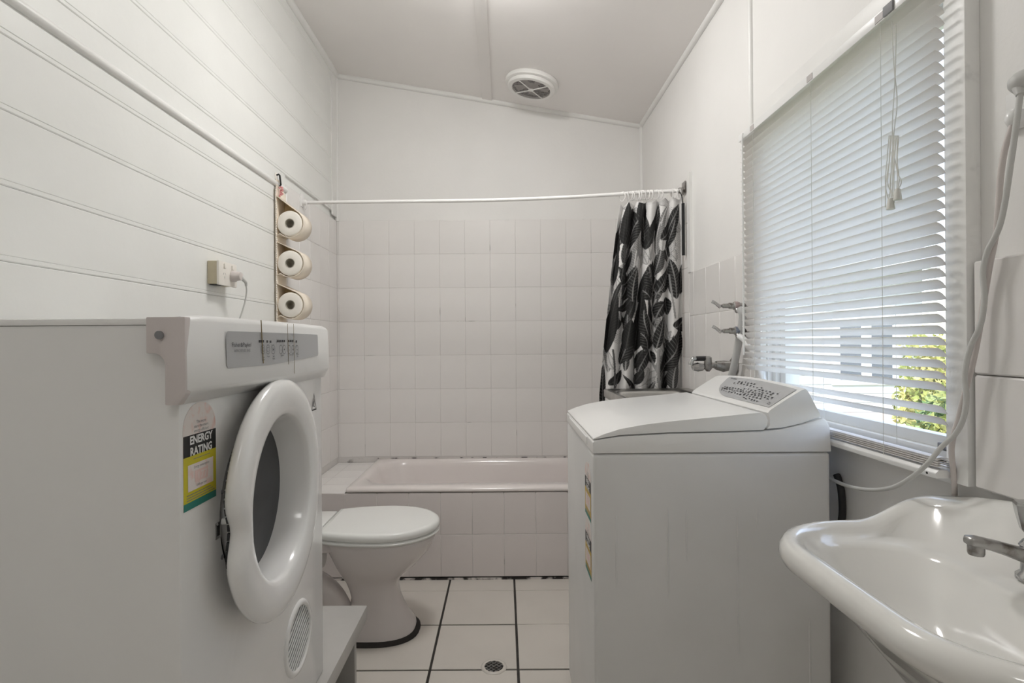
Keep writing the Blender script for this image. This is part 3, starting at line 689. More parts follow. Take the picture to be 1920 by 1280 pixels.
# ------------------------------------------------------------------ laundry trough
lt = thing('laundry_trough', (.63, 2.23, 0), 'stainless steel laundry trough in front of the shower curtain', 'laundry tub')
MB().box(.462, .806, 2.04, 2.425, .001, .868).build('cupboard', 'plastic_white', lt, bevel=.004)
q = []
def tl(i, z, r): q.append(rrect(.44+i, .818-i, 2.02+i, 2.445-i, r, z, 4, 3))
tl(.006, .872, .012); tl(.0, .878, .014); tl(.0, .905, .014); tl(.003, .909, .014); tl(.008, .908, .014); tl(.03, .904, .02); tl(.036, .901, .03); tl(.045, .89, .04); tl(.06, .72, .05); tl(.09, .70, .05)
mb = MB().loft(q, caps=False); n = len(q[0]); mb.f.append(tuple(range((len(q)-1)*n, len(q)*n)))
mb.build('bowl', 'steel', lt, smooth=50)

# ------------------------------------------------------------------ shower rod, rings, curtain
RA, RB = Vector((XL+.006, 2.70, 1.812)), Vector((XR-.014, 2.48, 1.797))
def rod_pt(t):
    p = RA.lerp(RB, t); p.z += -.016*math.sin(PI*min(1, t/.9))+.004*math.sin(2*PI*t); return p
rt = thing('shower_rod', (0, 2.6, 1.79), 'thin white shower curtain rod sagging across the bath', 'curtain rod')
MB().tube([rod_pt(k/24) for k in range(25)], .0085, 12).build('rod', 'rod_white', rt, smooth=60)
MB().box(XL+.001, XL+.006, 2.68, 2.72, 1.79, 1.855).lathe([(.014, .004), (.014, .022), (.010, .026)], (XL, 2.70, 1.812), 'X', 16).build('wall_bracket', 'rod_white', rt, bevel=.001)
MB().box(XR-.016, XR-.0125, 2.455, 2.50, 1.78, 1.835).lathe([(.010, -.026), (.014, -.022), (.014, -.004)], (XR-.012, 2.48, 1.797), 'X', 16).build('wall_bracket', 'chrome_dull', rt, bevel=.001)
def on_rod(u):                                            # rod parameter seen at photo column u
    lo, hi = 0, 1
    for _ in range(30):
        t = (lo+hi)/2; p = rod_pt(t)
        if U0+p.x*F/p.y < u: lo = t
        else: hi = t
    return rod_pt((lo+hi)/2)
N = 20; vs = []
rm = MB().tube([(.0, .0165*math.sin(a), .0215*math.cos(a)) for a in [2*PI*k/N+.001 for k in range(N+1)]], .0022, 6).mesh('curtain_ring', Vector((0, 0, -.02)), 'rod_white', 0, 1, 80)
RU = [566]+[1120+x/5.816 for x in (285, 348, 368, 392, 412, 436, 462, 484, 508, 534, 560, 590, 617, 655, 706, 830, 848, 912)]
for i, u in enumerate(RU):
    p = on_rod(u) if i else rod_pt(.006)
    o = bpy.data.objects.new('curtain_ring', rm); link(o)
    o.location = p+Vector((0, 0, -.0215+.0105-.0))-Vector((0, 0, .0215)); o.rotation_euler = (0, 0, (.25+.5*math.sin(i*2.3)) if i else .9)
    if i: tag(o, 'white plastic ring holding the leaf-patterned curtain on the rod', 'curtain ring', 'curtain rings bunched over the leaf curtain')
    else: tag(o, 'single white plastic ring on the empty end of the rod beside the toilet rolls', 'curtain ring', 'curtain rings bunched over the leaf curtain')
# curtain: pleated cloth carrying a painted leaf print
NU, NV = 250, 500
CX, CYT, CYB_ = (1120, 1292), 378, 960                     # print coordinates follow the cloth
uu = np.linspace(0, 1, NU); vv = np.linspace(0, 1, NV)
GX, GY = np.meshgrid(uu*172, vv*560)                       # cloth-space print coordinates
val = np.full((NV, NU), .74); tint = np.zeros((NV, NU))
rs = np.random.RandomState(5)
def leaf(b, t, wd, bend=0.0, dark=.018, vein=0.0, vstep=7.0, rim=None, slant=.5):
    global val
    b = np.array(b, float); t = np.array(t, float); d = t-b; Ln = np.hypot(*d); d /= Ln; nrm_ = np.array([-d[1], d[0]])
    X = GX-b[0]; Y = GY-b[1]; s_ = (X*d[0]+Y*d[1])/Ln; off = X*nrm_[0]+Y*nrm_[1]-bend*4*s_*(1-s_)
    hw = wd*np.sin(np.pi*np.clip(s_, 0, 1)**.75)**.8
    ins = (s_ > 0) & (s_ < 1) & (np.abs(off) < hw)
    c = np.full(val.shape, dark)
    if vein:
        ph = (s_*Ln-np.abs(off)*slant*1.6)/vstep; c = c+vein*np.clip(np.cos(2*np.pi*ph)-.55, 0, 1)*1.6
        c = np.where(np.abs(off) < 1.0, dark+vein*1.8, c)
    val = np.where(ins, c, val)
    if rim is not None: val = np.where((s_ > 0) & (s_ < 1) & (np.abs(np.abs(off)-hw) < .7), rim, val)
def stem(b, t, wd, shade, bend=0):
    global val
    b = np.array(b, float); t = np.array(t, float); d = t-b; Ln = np.hypot(*d); d /= Ln; nrm_ = np.array([-d[1], d[0]])
    X = GX-b[0]; Y = GY-b[1]; s_ = (X*d[0]+Y*d[1])/Ln; off = X*nrm_[0]+Y*nrm_[1]-bend*4*s_*(1-s_)
    val = np.where((s_ > 0) & (s_ < 1) & (np.abs(off) < wd), shade, val)
for k in range(60):                                        # faint line-drawn leaves on the pale ground
    b = (rs.uniform(0, 172), rs.uniform(0, 560)); a = rs.uniform(0, 2*PI); L_ = rs.uniform(25, 60)
    leaf(b, (b[0]+L_*math.cos(a), b[1]+L_*math.sin(a)), rs.uniform(6, 13), rs.uniform(-6, 6), .58, -.12, 5.0, .32)
nz_ = rs.rand(NV, NU); dots_ = (np.sin(GX*1.9)*np.sin(GY*1.7+.8*np.sin(GX*.6)) > .35)
for cx, cy, rx, ry in ((140, 70, 30, 55), (138, 118, 26, 45), (140, 352, 26, 52), (30, 250, 18, 40), (128, 520, 30, 40)):
    msk = ((GX-cx)/rx)**2+((GY-cy)/ry)**2 < 1; val = np.where(msk & dots_, .24, val)
def K(x, y, c=0): return ((x/5.816)-13+c, (y/5.816)-38 if not c else y)
# coordinates read on the cloth (px from its top left corner): dark leaves, then veined leaves
for k in range(75):
    b = (rs.uniform(-5, 172), rs.uniform(40, 600)); a = -PI/2+rs.uniform(-.55, .55); L_ = rs.uniform(45, 95)
    g_ = k % 3
    leaf(b, (b[0]+L_*math.cos(a), b[1]+L_*math.sin(a)), rs.uniform(6, 11), rs.uniform(-7, 7), (.014, .05, .20)[g_], (.03, .14, .22)[g_], 5.0)
    if g_ == 2: leaf((b[0]+9, b[1]-6), (b[0]+9+L_*.6*math.cos(a), b[1]-6+L_*.6*math.sin(a)), 7, rs.uniform(-5, 5), .62, -.14, 4.5, .3)
D = [((26, 90), (24, 0), 13, 2), ((36, 98), (72, 20), 15, -7), ((14, 112), (4, 50), 6, 0), ((66, 60), (70, 0), 11, 0), ((78, 95), (66, 30), 12, 4), ((82, 100), (86, 68), 7, 0),
     ((84, 92), (110, 5), 11, 4), ((104, 45), (110, 15), 8, 0), ((10, 170), (14, 96), 7, 0), ((24, 150), (48, 100), 7, 4), ((26, 172), (58, 132), 9, 8), ((30, 200), (60, 150), 9, 9),
     ((22, 222), (56, 186), 8, 10), ((56, 205), (62, 135), 10, -3), ((70, 205), (92, 128), 11, 4), ((86, 178), (98, 120), 8, 3), ((112, 188), (88, 132), 14, -4), ((114, 188), (140, 132), 13, 5),
     ((118, 82), (160, 8), 12, 6), ((128, 100), (152, 40), 9, 4), ((166, 190), (172, 130), 11, 0), ((154, 200), (142, 118), 12, 3), ((98, 200), (80, 182), 10, 0),
     ((8, 308), (22, 190), 14, -3), ((64, 308), (80, 188), 14, 3), ((38, 332), (56, 248), 12, 5), ((50, 300), (56, 240), 13, 0), ((100, 282), (84, 222), 11, -5), ((128, 205), (112, 240), 12, 2), ((132, 195), (140, 232), 10, 0),
     ((114, 300), (128, 232), 9, 0), ((150, 258), (176, 236), 13, 6), ((124, 348), (166, 252), 17, 9), ((94, 305), (80, 268), 11, 5), ((98, 302), (78, 352), 12, 3), ((98, 304), (112, 330), 9, 0), ((70, 340), (86, 300), 8, 0),
     ((8, 420), (2, 330), 9, 0), ((20, 372), (44, 342), 9, 4), ((72, 372), (88, 342), 9, 0), ((20, 520), (30, 400), 15, 0), ((80, 520), (70, 400), 15, 2), ((120, 520), (140, 410), 15, 5), ((150, 450), (166, 380), 12, 0), ((50, 470), (44, 390), 12, 0), ((100, 480), (108, 400), 11, 0)]
for i, (b, t, wd, bd) in enumerate(D):
    leaf(b, t, wd*1.08, bd, .012, (.12 if i % 3 == 1 or 16 <= i <= 21 or 27 <= i <= 35 else .02), 6.5)
for b, t, wd, sh, bd in (((30, 380), (22, 300), 1.6, .10, 2), ((32, 380), (40, 330), 1.2, .12, 0), ((72, 380), (66, 300), 1.6, .10, 0), ((28, 120), (26, 88), 1.3, .10, 0), ((26, 160), (30, 100), 1.2, .12, 0), ((122, 380), (118, 300), 2.5, .32, -2), ((98, 300), (118, 350), 2.0, .30, 0), ((152, 240), (142, 150), 1.5, .30, 0), ((100, 200), (112, 150), 1.3, .3, 0), ((90, 120), (100, 60), 1.4, .35, 0)):
    stem(b, t, wd, sh, bd)
for k in range(7):                                         # white veins on the two arrow-shaped leaves
    t = k/7; stem((112-22*t, 188-50*t), (112-22*t-7, 188-50*t-2+6), .5, .28); stem((114+24*t, 188-50*t), (114+24*t+6, 188-50*t+5), .5, .28)
stem((112, 188), (90, 136), .6, .3); stem((114, 188), (138, 136), .6, .3)
val[GY < 6] *= .9
me = bpy.data.meshes.new('shower_curtain')
zt_, zb_ = 1.758, .50
VX = np.zeros((NV, NU)); VY = VX.copy(); VZ = VX.copy()
for j in range(NV):
    t = vv[j]; z = zt_+(zb_-zt_)*t
    tt = min(1, (zt_-z)/.88); xl = .535-.105*tt**.85; xr = .812
    ph = uu*2*PI*5.5
    amp = .014+.012*min(1, tt*1.5)
    VX[j] = xl+(xr-xl)*(uu+.018*np.sin(ph*1.0+.6))
    VY[j] = 2.497-.05*(1-tt)*uu*0+amp*np.sin(ph)+.006*np.sin(uu*31+tt*3)+.012*(.5-uu)*2
    VZ[j] = z+(1-t)**18*(-.012*np.abs(np.sin(uu*2*PI*3.5))+.028*uu-.012)
co = np.stack([VX, VY, VZ], -1).reshape(-1, 3); og = np.array([.66, 2.50, .50])
idx = np.arange(NV*NU).reshape(NV, NU)
fq = np.stack([idx[:-1, :-1], idx[:-1, 1:], idx[1:, 1:], idx[1:, :-1]], -1).reshape(-1, 4)
me.from_pydata((co-og).tolist(), [], fq.tolist())
ca_ = me.color_attributes.new('leaf_print', 'FLOAT_COLOR', 'POINT')
vf = np.clip(val, .008, .9).reshape(-1); warm = 1.0
ca_.data.foreach_set('color', np.stack([vf, vf*.985, vf*.975, np.ones_like(vf)], -1).reshape(-1).astype(np.float32))
m_ = bpy.data.materials.new('curtain_print'); m_.use_nodes = True; nn_ = m_.node_tree
at = nn_.nodes.new('ShaderNodeAttribute'); at.attribute_name = 'leaf_print'
pb = nn_.nodes['Principled BSDF']; pb.inputs['Roughness'].default_value = .75; nn_.links.new(at.outputs['Color'], pb.inputs['Base Color'])
me.materials.append(m_); me.shade_smooth()
cu = thing('shower_curtain', tuple(og), 'black and white leaf-patterned shower curtain bunched beside the laundry trough', 'shower curtain')
cl = bpy.data.objects.new('cloth', me); link(cl); cl.parent = cu; W[cl.name] = Vector(og)
mo = cl.modifiers.new('thick', 'SOLIDIFY'); mo.thickness = .0012; mo.offset = 0
# black fold-back with its ring at the wall end
MB().loft([[(.806+a*.5, 2.458+b, 1.735-k*.055-.004*k*k*.2) for a, b in ((-.012, 0), (.012, -.004), (.014, .004), (-.010, .008))] for k in range(5)]).build('tie_band', 'curtain_black', cu, bevel=.001)
MB().tube(spline([(.794, 2.462, 1.785), (.800, 2.456, 1.765), (.803, 2.455, 1.735)]), .0025, 6).build('tie_loop', 'curtain_black', cu)

# ------------------------------------------------------------------ wall taps and hoses
def wall_tap(y, z, label, collar, hx, tilt):
    t = thing('washing_machine_tap', (XR-.01, y, z), label, 'tap')
    MB().lathe([(.018, -.0085), (.018, -.014), (.010, -.018), (.010, -.03), (.013, -.032), (.013, -.05), (.0105, -.052), (.0105, -.066), (.008, -.068), (.008, -.086), (.005, -.088), (.004, -.104)], (XR-.0005, y, z), 'X', 18).build('body', 'chrome_dull', t)
    MB().lathe([(.0135, -.034), (.0145, -.036), (.0145, -.047), (.0135, -.049)], (XR-.0005, y, z), 'X', 8).build('collar', collar, t)
    x = XR-.104
    MB().tube([(x+.006, y-.006, z-.004), (x-.006, y+.008, z+.010), (x-.016, y+.012, z+.016)], [.0065, .0055, .0062], 10).build('lever', 'chrome', t)
    MB().tube([(XR-.042, y, z-.006), (XR-.042, y-.012, z-.020)], [.009, .0085], 12).build('outlet', 'chrome_dull', t)
    return t
wall_tap(1.862, 1.237, 'chrome lever tap on the wall tiles feeding a grey hose, the upper of two', 'valve_red', 0, 0)
wall_tap(1.858, 1.152, 'chrome lever tap with a blue collar feeding a white hose, the lower of two', 'valve_blue', 0, 0)
tag(MB().tube(spline([(.788, 1.838, 1.226), (.795, 1.83, 1.21), (.800, 1.845, 1.18), (.797, 1.872, 1.10), (.794, 1.898, 1.03), (.788, 1.925, .96), (.784, 1.94, .86), (.784, 1.945, .55)]), .0125, 12).build('inlet_hose', 'hose_grey', smooth=70), 'thick grey inlet hose curving down from the upper wall tap', 'hose')
tag(MB().tube(spline([(.788, 1.842, 1.134), (.797, 1.815, 1.118), (.806, 1.775, 1.08), (.812, 1.735, 1.02), (.8165, 1.72, .96), (.8165, 1.72, .86), (.8165, 1.75, .55)]), .0098, 12).build('inlet_hose', 'hose_white', smooth=70), 'white printed inlet hose curving down from the lower wall tap', 'hose')
tp = thing('trough_tap', (XR-.01, 1.955, 1.03), 'old chrome wall tap with a black-sleeved lever over the laundry trough', 'tap')
y, z = 1.955, 1.03
MB().lathe([(.034, -.0085), (.034, -.012), (.022, -.022), (.016, -.025)], (XR-.0005, y, z), 'X', 24).build('wall_flange', 'chrome_dull', tp)
MB().tube([(XR-.022, y, z), (XR-.05, y, z-.002), (XR-.078, y, z+.002)], [.017, .021, .015], 14).tube([(XR-.076, y, z+.002), (XR-.10, y, z+.002)], .0105, 12).build('body', 'chrome_dull', tp)
MB().tube([(XR-.105, y, z-.020), (XR-.105, y, z-.010), (XR-.105, y, z+.030), (XR-.105, y, z+.034)], [.006, .014, .013, .008], 14).build('valve_body', 'chrome_dull', tp)
MB().tube([(XR-.112, y, z+.026), (XR-.148, y, z+.026)], .0085, 12).build('lever_sleeve', 'rubber', tp)
MB().tube(spline([(XR-.147, y, z+.026), (XR-.158, y, z+.024), (XR-.165, y, z+.012), (XR-.166, y, z+.004)]), [.008]*24+[.007], 12).build('lever_end', 'chrome', tp)
MB().lathe([(.006, -.112), (.013, -.122), (.0165, -.140), (.012, -.158), (.006, -.161)], (XR-.0005, y, z-.004), 'X', 8).build('handle', 'chrome', tp, smooth=20)

# ------------------------------------------------------------------ toilet-roll hanger on the left wall
HX = XL+.002
hk = thing('wall_hook', (XL, 2.40, 1.86), 'small black hook on the board wall holding the toilet-roll hanger', 'hook')
p = px(528, 341, X=XL+.012)
HY = 2.395
MB().tube([(XL+.002, HY, 1.855), (XL+.014, HY, 1.858), (XL+.018, HY, 1.852), (XL+.022, HY, 1.812), (XL+.016, HY, 1.806)], [.004, .004, .0042, .0042, .003], 8).build('peg', 'black', hk)
MB().box(XL+.001, XL+.004, HY-.008, HY+.008, 1.835, 1.865).build('plate', 'lace', hk, bevel=.001)
ho = thing('toilet_roll_hanger', (XL+.03, 2.44, 1.10), 'cream fabric hanger with loops holding toilet rolls on the board wall', 'toilet roll holder')
YA, YBk = 2.375, 2.475
MB().box(XL+.0065, XL+.0105, YA-.005, YBk+.005, 1.10, 1.79).build('backing_strip', 'fabric_cream', ho, bevel=.001)
MB().prism([(YA, 1.785), (YBk, 1.785), (HY+.015, 1.835), (HY-.012, 1.835)], 'X', XL+.0065, XL+.0100).build('top_flap', 'fabric_cream', ho)
lc = MB()
for k in range(70):
    zz = 1.12+k*.0098; lc.tube([(XL+.010, YA-.004, zz), (XL+.013+.005*random.random(), YA-.010-.006*random.random(), zz+.004), (XL+.010, YA-.004, zz+.009)], .0018, 5)
lc.build('lace_edge', 'lace', ho)['kind'] = 'stuff'
rb = MB()
for k in range(14):
    c = Vector((XL+.026+random.uniform(-.006, .010), HY-.006+random.uniform(-.006, .008), 1.802-k*.0032))
    rb.lathe([(.0005, -.004), (.004, -.002), (.0045, .001), (.002, .004), (.0005, .0045)], c, 'Z', 7)
rb.build('rosebud', 'rosebud', ho)['kind'] = 'stuff'
MR = .0545
RC = [(px(541, v, X=XL+.064)) for v in (418, 492.5, 571)]
for i in range(4):
    zc = RC[i].z if i < 3 else RC[2].z-.178; xc = XL+.0665
    zt2 = zc+.118 if i == 0 else zc+.092
    R2 = MR+.006; pts = []
    tx, tz = XL+.011, zt2
    # strap: from the backing, tangent round the roll and back to the backing
    d = math.hypot(tx-xc, tz-zc); al = math.atan2(tz-zc, tx-xc); be = math.acos(min(1, R2/d))
    a0 = al-be; a1 = -PI/2-.75
    out = [(tx, tz)]+[(xc+R2*math.cos(a0+(a1-a0)*k/22), zc+R2*math.sin(a0+(a1-a0)*k/22)) for k in range(23)]+[(XL+.011, zc-R2*.86)]
    lo, up_ = [], []
    vs, fs = [], []
    for (X, Z) in out: vs += [(X, YA, Z), (X, YBk, Z)]
    fs = [(2*k, 2*k+1, 2*k+3, 2*k+2) for k in range(len(out)-1)]
    b = MB().add(vs, fs).build('loop', 'fabric_cream', ho, smooth=70)
    so = b.modifiers.new('thick', 'SOLIDIFY'); so.thickness = .003; so.offset = 0
    MB().prism([(XL+.0107, zt2-.004), (XL+.0107, zc), (xc-.01, zc+MR-.002), (xc-.005+.02, zc+MR+.004)], 'Y', YBk-.012, YBk-.010).build('inner_lining', 'fabric_inner', ho, smooth=0)
    if i < 3:
        r_ = thing('toilet_roll', (xc, 2.425, zc-MR), 'white toilet roll in the %s loop of the cream fabric hanger' % ('top', 'middle', 'lowest full')[i], 'toilet roll', 'toilet rolls in the hanger')
        MB().lathe([(.021, .003), (.0495, .0), (MR-.001, .003), (MR, .006), (MR, .094), (MR-.002, .098), (.021, .098)], (xc, 2.373, zc), 'Y', 40, caps=False).build('paper', 'paper', r_, smooth=50)
        MB().lathe([(.0205, .098), (.0205, .002), (.0188, .002), (.0188, .098)], (xc, 2.373, zc), 'Y', 32, caps=False).build('core', 'cardboard', r_, smooth=50)

# ------------------------------------------------------------------ power outlet, left wall
p = px(400, 490, X=XL+.003); q = px(440, 535, X=XL+.03)
oy0 = 1.835; oz0, oz1 = px(400, 536, X=XL+.01).z+.006, px(400, 490, X=XL+.01).z
po = thing('power_outlet', (XL+.015, oy0+.05, oz0), 'cream double power outlet on a mounting block on the board wall', 'power outlet')
MB().box(XL+.0005, XL+.032, oy0, oy0+.118, oz0, oz1).build('mounting_block', 'socket_block', po, bevel=.002)
MB().box(XL+.0325, XL+.041, oy0-.002, oy0+.120, oz0-.003, oz1+.001).build('face_plate', 'socket_cream', po, bevel=.002)
MB().box(XL+.002, XL+.030, oy0+.01, oy0+.05, oz0-.003, oz0-.0005).build('cable_gap', 'black', po)
zc = (oz0+oz1)/2
for yy in (oy0+.034, oy0+.088):
    MB().box(XL+.041, XL+.045, yy-.006, yy+.006, zc+.018, zc+.032).build('switch', 'socket_cream', po, bevel=.001)
sl = MB()
for dy, dz, tilt in ((-.006, .002, .5), (.006, .002, -.5), (0, -.010, 0)):
    cy, cz = oy0+.034+dy, zc-.004+dz; dx_ = Vector((0, math.sin(tilt)*.004, math.cos(tilt)*.004)); sd_ = Vector((0, .0009, 0)); c = Vector((XL+.0413, cy, cz))
    sl.add([c-dx_-sd_, c-dx_+sd_, c+dx_+sd_, c+dx_-sd_], [(0, 1, 2, 3)])
sl.build('pin_slots', 'print_mid', po, smooth=0)
pl_ = thing('power_plug', (XL+.05, oy0+.088, zc-.02), 'pale grey plug with thin cord pushed into the cream outlet', 'plug')
yy = oy0+.088
MB().lathe([(.0005, .0415), (.0195, .0415), (.0195, .052), (.0165, .056), (.014, .072), (.0005, .074)], (XL, yy, zc-.004), 'X', 24).build('plug_body', 'cable_pink', pl_)
MB().tube([(XL+.066, yy+.004, zc-.004), (XL+.074, yy+.03, zc-.022), (XL+.072, yy+.036, zc-.034)], [.0075, .0055, .0042], 10).build('strain_relief', 'cable_grey', pl_)
MB().tube(spline([(XL+.072, yy+.036, zc-.034), (XL+.070, yy+.042, zc-.06), (XL+.060, yy+.040, zc-.11), (XL+.045, yy+.02, zc-.18), (XL+.03, yy-.02, zc-.28), (XL+.012, yy-.14, zc-.42), (XL+.010, yy-.40, zc-.55)]), .0026, 8).build('cord', 'cable_grey', pl_)

# ------------------------------------------------------------------ outlet and cables right of the window
z0 = px(1888, 250, X=XR-.006).z; z1 = px(1888, 183, X=XR-.006).z; y1 = px(1891, 215, X=XR-.006).y
ro = thing('power_outlet', (XR-.005, y1-.055, z0), 'white double power outlet on the wall above the basin', 'power outlet')
MB().box(XR-.011, XR-.0005, y1-.115, y1, z0, z1+.002).build('face_plate', 'plastic_white', ro, bevel=.002)
cab = []
def cable(pts, r, name, m, parent):
    MB().tube(spline([px(u, v, X=X) for u, v, X in pts], 6), r, 10).build(name, m, parent, smooth=70)
pa = px(1912, 152, X=XR-.03)
ca1 = thing('power_plug', (pa.x, pa.y, pa.z-.03), 'large pale grey plug with a grey cable running to the washing machine', 'plug')
MB().loft([[Vector((XR-.0115-d, pa.y+.000+r*math.cos(a)*1.0, pa.z+r*.8*math.sin(a))) for a in [2*PI*k/24 for k in range(24)]] for d, r in ((0, .022), (.012, .0235), (.022, .018), (.030, .009))]).build('plug_body', 'cable_grey', ca1, smooth=60)
MB().tube([px(1908, 158, X=XR-.03), px(1913, 178, X=XR-.034)], [.009, .0055], 12).build('strain_relief', 'cable_grey', ca1)
cable([(1913, 176, .797), (1906, 230, .793), (1896, 300, .792), (1884, 380, .790), (1872, 430, .788), (1852, 470, .786), (1843, 510, .786), (1846, 560, .787), (1838, 610, .784), (1820, 650, .780), (1809, 700, .778), (1812, 745, .778), (1806, 785, .776), (1790, 815, .774), (1765, 838, .766), (1738, 870, .752), (1705, 897, .752), (1672, 914, .755), (1630, 918, .760), (1590, 911, .775), (1560, 899, .795), (1535, 890, .81)], .0042, 'cable', 'cable_grey', ca1)
pb_ = px(1899, 222, X=XR-.025)
ca2 = thing('power_plug', (pb_.x, pb_.y, pb_.z-.02), 'small white plug with a pinkish cable dropping behind the basin', 'plug')
MB().loft([[Vector((XR-.0115-d, pb_.y+r*.8*math.cos(a), pb_.z+r*math.sin(a))) for a in [2*PI*k/20 for k in range(20)]] for d, r in ((0, .015), (.012, .016), (.02, .010), (.023, .005))]).build('plug_body', 'plastic_white', ca2, smooth=60)
cable([(1899, 226, .805), (1896, 242, .803), (1884, 280, .800), (1876, 330, .798), (1872, 390, .797), (1867, 440, .797), (1857, 490, .796), (1850, 530, .797), (1842, 580, .797), (1834, 630, .795), (1824, 680, .791), (1812, 725, .790), (1802, 765, .788), (1796, 790, .787), (1788, 815, .785), (1784, 845, .790), (1787, 880, .797), (1789, 905, .802), (1790, 930, .8195), (1790, 965, .8228), (1790, 1060, .8235)], .0045, 'cable', 'cable_pink', ca2)

# ------------------------------------------------------------------ wash basin
L = []
def up(y): return .083*math.exp(-((y-.80)/.30)**2)
def bs_(x0, x1, y0, y1, r, z, back=0):
    R4 = [min(r, .065) if back else r, r, r, min(r, .065) if back else r]
    if x0 < .51: R4[1] = R4[2] = r+.055
    o = rrect(x0, x1, y0, y1, R4, z, 10, 12)
    for p in o:
        p.y = .78+(p.y-.78)*(1-.10*max(0, .83-p.x)/.37)
        if back:
            t = max(0, min(1, (p.x-.67)/.14)); t = t*t*(3-2*t); p.z += up(p.y)*t
        p.x = .46+(p.x-.46)*.9655
    L.append(o)
bs_(.64, .76, .70, .86, .05, .56); bs_(.60, .80, .64, .93, .06, .62); bs_(.55, .818, .58, .985, .07, .685); bs_(.50, .824, .532, 1.03, .085, .722); bs_(.478, .826, .512, 1.05, .09, .733)
bs_(.466, .8275, .503, 1.058, .095, .742, 1); bs_(.461, .828, .50, 1.061, .095, .755, 1); bs_(.463, .828, .502, 1.06, .095, .769, 1); bs_(.470, .827, .509, 1.054, .09, .778, 1); bs_(.481, .825, .518, 1.045, .085, .781, 1); bs_(.491, .820, .528, 1.035, .08, .779, 1); bs_(.498, .812, .536, 1.027, .075, .772, 1); bs_(.503, .800, .541, 1.021, .07, .765, 1)
bs_(.508, .775, .546, 1.014, .075, .760); bs_(.516, .738, .560, 1.000, .10, .757); bs_(.524, .728, .572, .988, .10, .748); bs_(.545, .705, .61, .95, .08, .69); bs_(.572, .678, .68, .88, .05, .648); bs_(.605, .645, .765, .805, .018, .640)
mb = MB().loft(L, caps=False); n = len(L[0]); mb.f.append(tuple(range(n))[::-1]); mb.f.append(tuple(range((len(L)-1)*n, len(L)*n)))
ba = thing('wash_basin', (.65, .78, .56), 'white ceramic wall basin with raised curved back under the splash tiles', 'basin')
MB_b = mb.build('bowl', 'china_basin', ba, smooth=70)
MB().lathe([(.019, .0005), (.022, .0025), (.017, .004), (.010, .002), (.001, .002)], (.625, .785, .640), 'Z', 20).build('waste_ring', 'chrome', ba)
MB().tube(spline([(.70, .78, .56), (.70, .78, .45), (.74, .78, .40), (.80, .78, .40), (XR-.001, .78, .40)]), .02, 14).build('waste_pipe', 'chrome_dull', ba)
bt_ = thing('basin_tap', (.772, .815, .76), 'worn chrome pillar tap with short spout and faceted handle on the basin ledge', 'tap')
ty = .808
MB().lathe([(.022, .002), (.022, .008), (.016, .014), (.015, .045), (.018, .052), (.013, .060), (.008, .064), (.008, .072)], (.778, ty, .762), 'Z', 20).build('body', 'chrome', bt_, smooth=50)
MB().loft([[Vector((x, ty+hw*c, z+hh*s_)) for c, s_ in [(math.copysign(abs(math.cos(a))**.6, math.cos(a)), math.copysign(abs(math.sin(a))**.6, math.sin(a))) for a in [2*PI*k/16+.01 for k in range(16)]]] for x, z, hw, hh in ((.778, .795, .015, .013), (.755, .803, .013, .011), (.725, .813, .0115, .009), (.695, .821, .0115, .008), (.682, .823, .010, .007), (.678, .8225, .006, .004))]).build('spout', 'chrome_dull', bt_, smooth=50)
MB().lathe([(.0095, .0), (.0105, .003), (.0105, .014), (.009, .018)], (.692, ty, .802), 'Z', 18).build('nozzle', 'chrome_dull', bt_)
hb = MB().lathe([(.009, .0), (.014, .006), (.019, .026), (.022, .042), (.020, .046), (.001, .046)], (.774, ty, .832), 'Z', 6).build('handle', 'chrome', bt_, smooth=20)

# ------------------------------------------------------------------ floor drain, exhaust fan, ceiling lamp, added fill lamp
p = px(926, 1250, Z=.0)
fd = thing('floor_drain', (p.x, p.y, 0), 'round metal floor drain grate set in the floor tiles', 'floor drain')
MB().lathe([(.033, .0004), (.033, .003), (.036, .0042), (.043, .0036), (.046, .0003)], (p.x, p.y, 0), 'Z', 12, caps=False).build('rim', 'tile_floor', fd, smooth=60)
MB().lathe([(.001, .0006), (.034, .0006)], (p.x, p.y, 0), 'Z', 24, caps=False).build('sump', 'black', fd)
for s_ in (1, -1):
    for k in range(-2, 3):
        o_ = k*.0125; h = math.sqrt(.033**2-o_**2); d = Vector((math.cos(PI/4), s_*math.sin(PI/4), 0)); nn_ = Vector((-d.y, d.x, 0)); c = Vector((p.x, p.y, .0021))+nn_*o_
        MB().tube([c-d*h, c+d*h], .0014, 6).build('grate_bar', 'chrome_dull', fd)
# fan, tilted with the ceiling
fx_, fy_ = .163, 2.955; fz = ceil_z(fx_); ang = math.atan(.32/1.82)
ef = thing('exhaust_fan', (fx_, fy_, fz), 'round white exhaust fan with wire grille on the sloping ceiling', 'exhaust fan')
ef.rotation_euler = (0, ang, 0)
def loc(mb): return mb
FO = Vector((fx_, fy_, fz))
MB().lathe([(.142, -.0005), (.146, -.010), (.143, -.022), (.130, -.026), (.122, -.024)], FO, 'Z', 48, caps=False).build('mount_ring', 'fan_plastic', ef, smooth=50)
MB().lathe([(.128, -.024), (.130, -.034), (.126, -.042), (.112, -.045), (.104, -.043), (.102, -.034)], FO, 'Z', 48, caps=False).build('bezel', 'fan_plastic', ef, smooth=50)
MB().lathe([(.001, -.022), (.125, -.022)], FO, 'Z', 32, caps=False).build('fan_cavity', 'fan_dark', ef)
MB().lathe([(.001, -.027), (.035, -.027), (.040, -.024)], FO, 'Z', 20, caps=False).build('motor_hub', 'fan_mesh', ef)
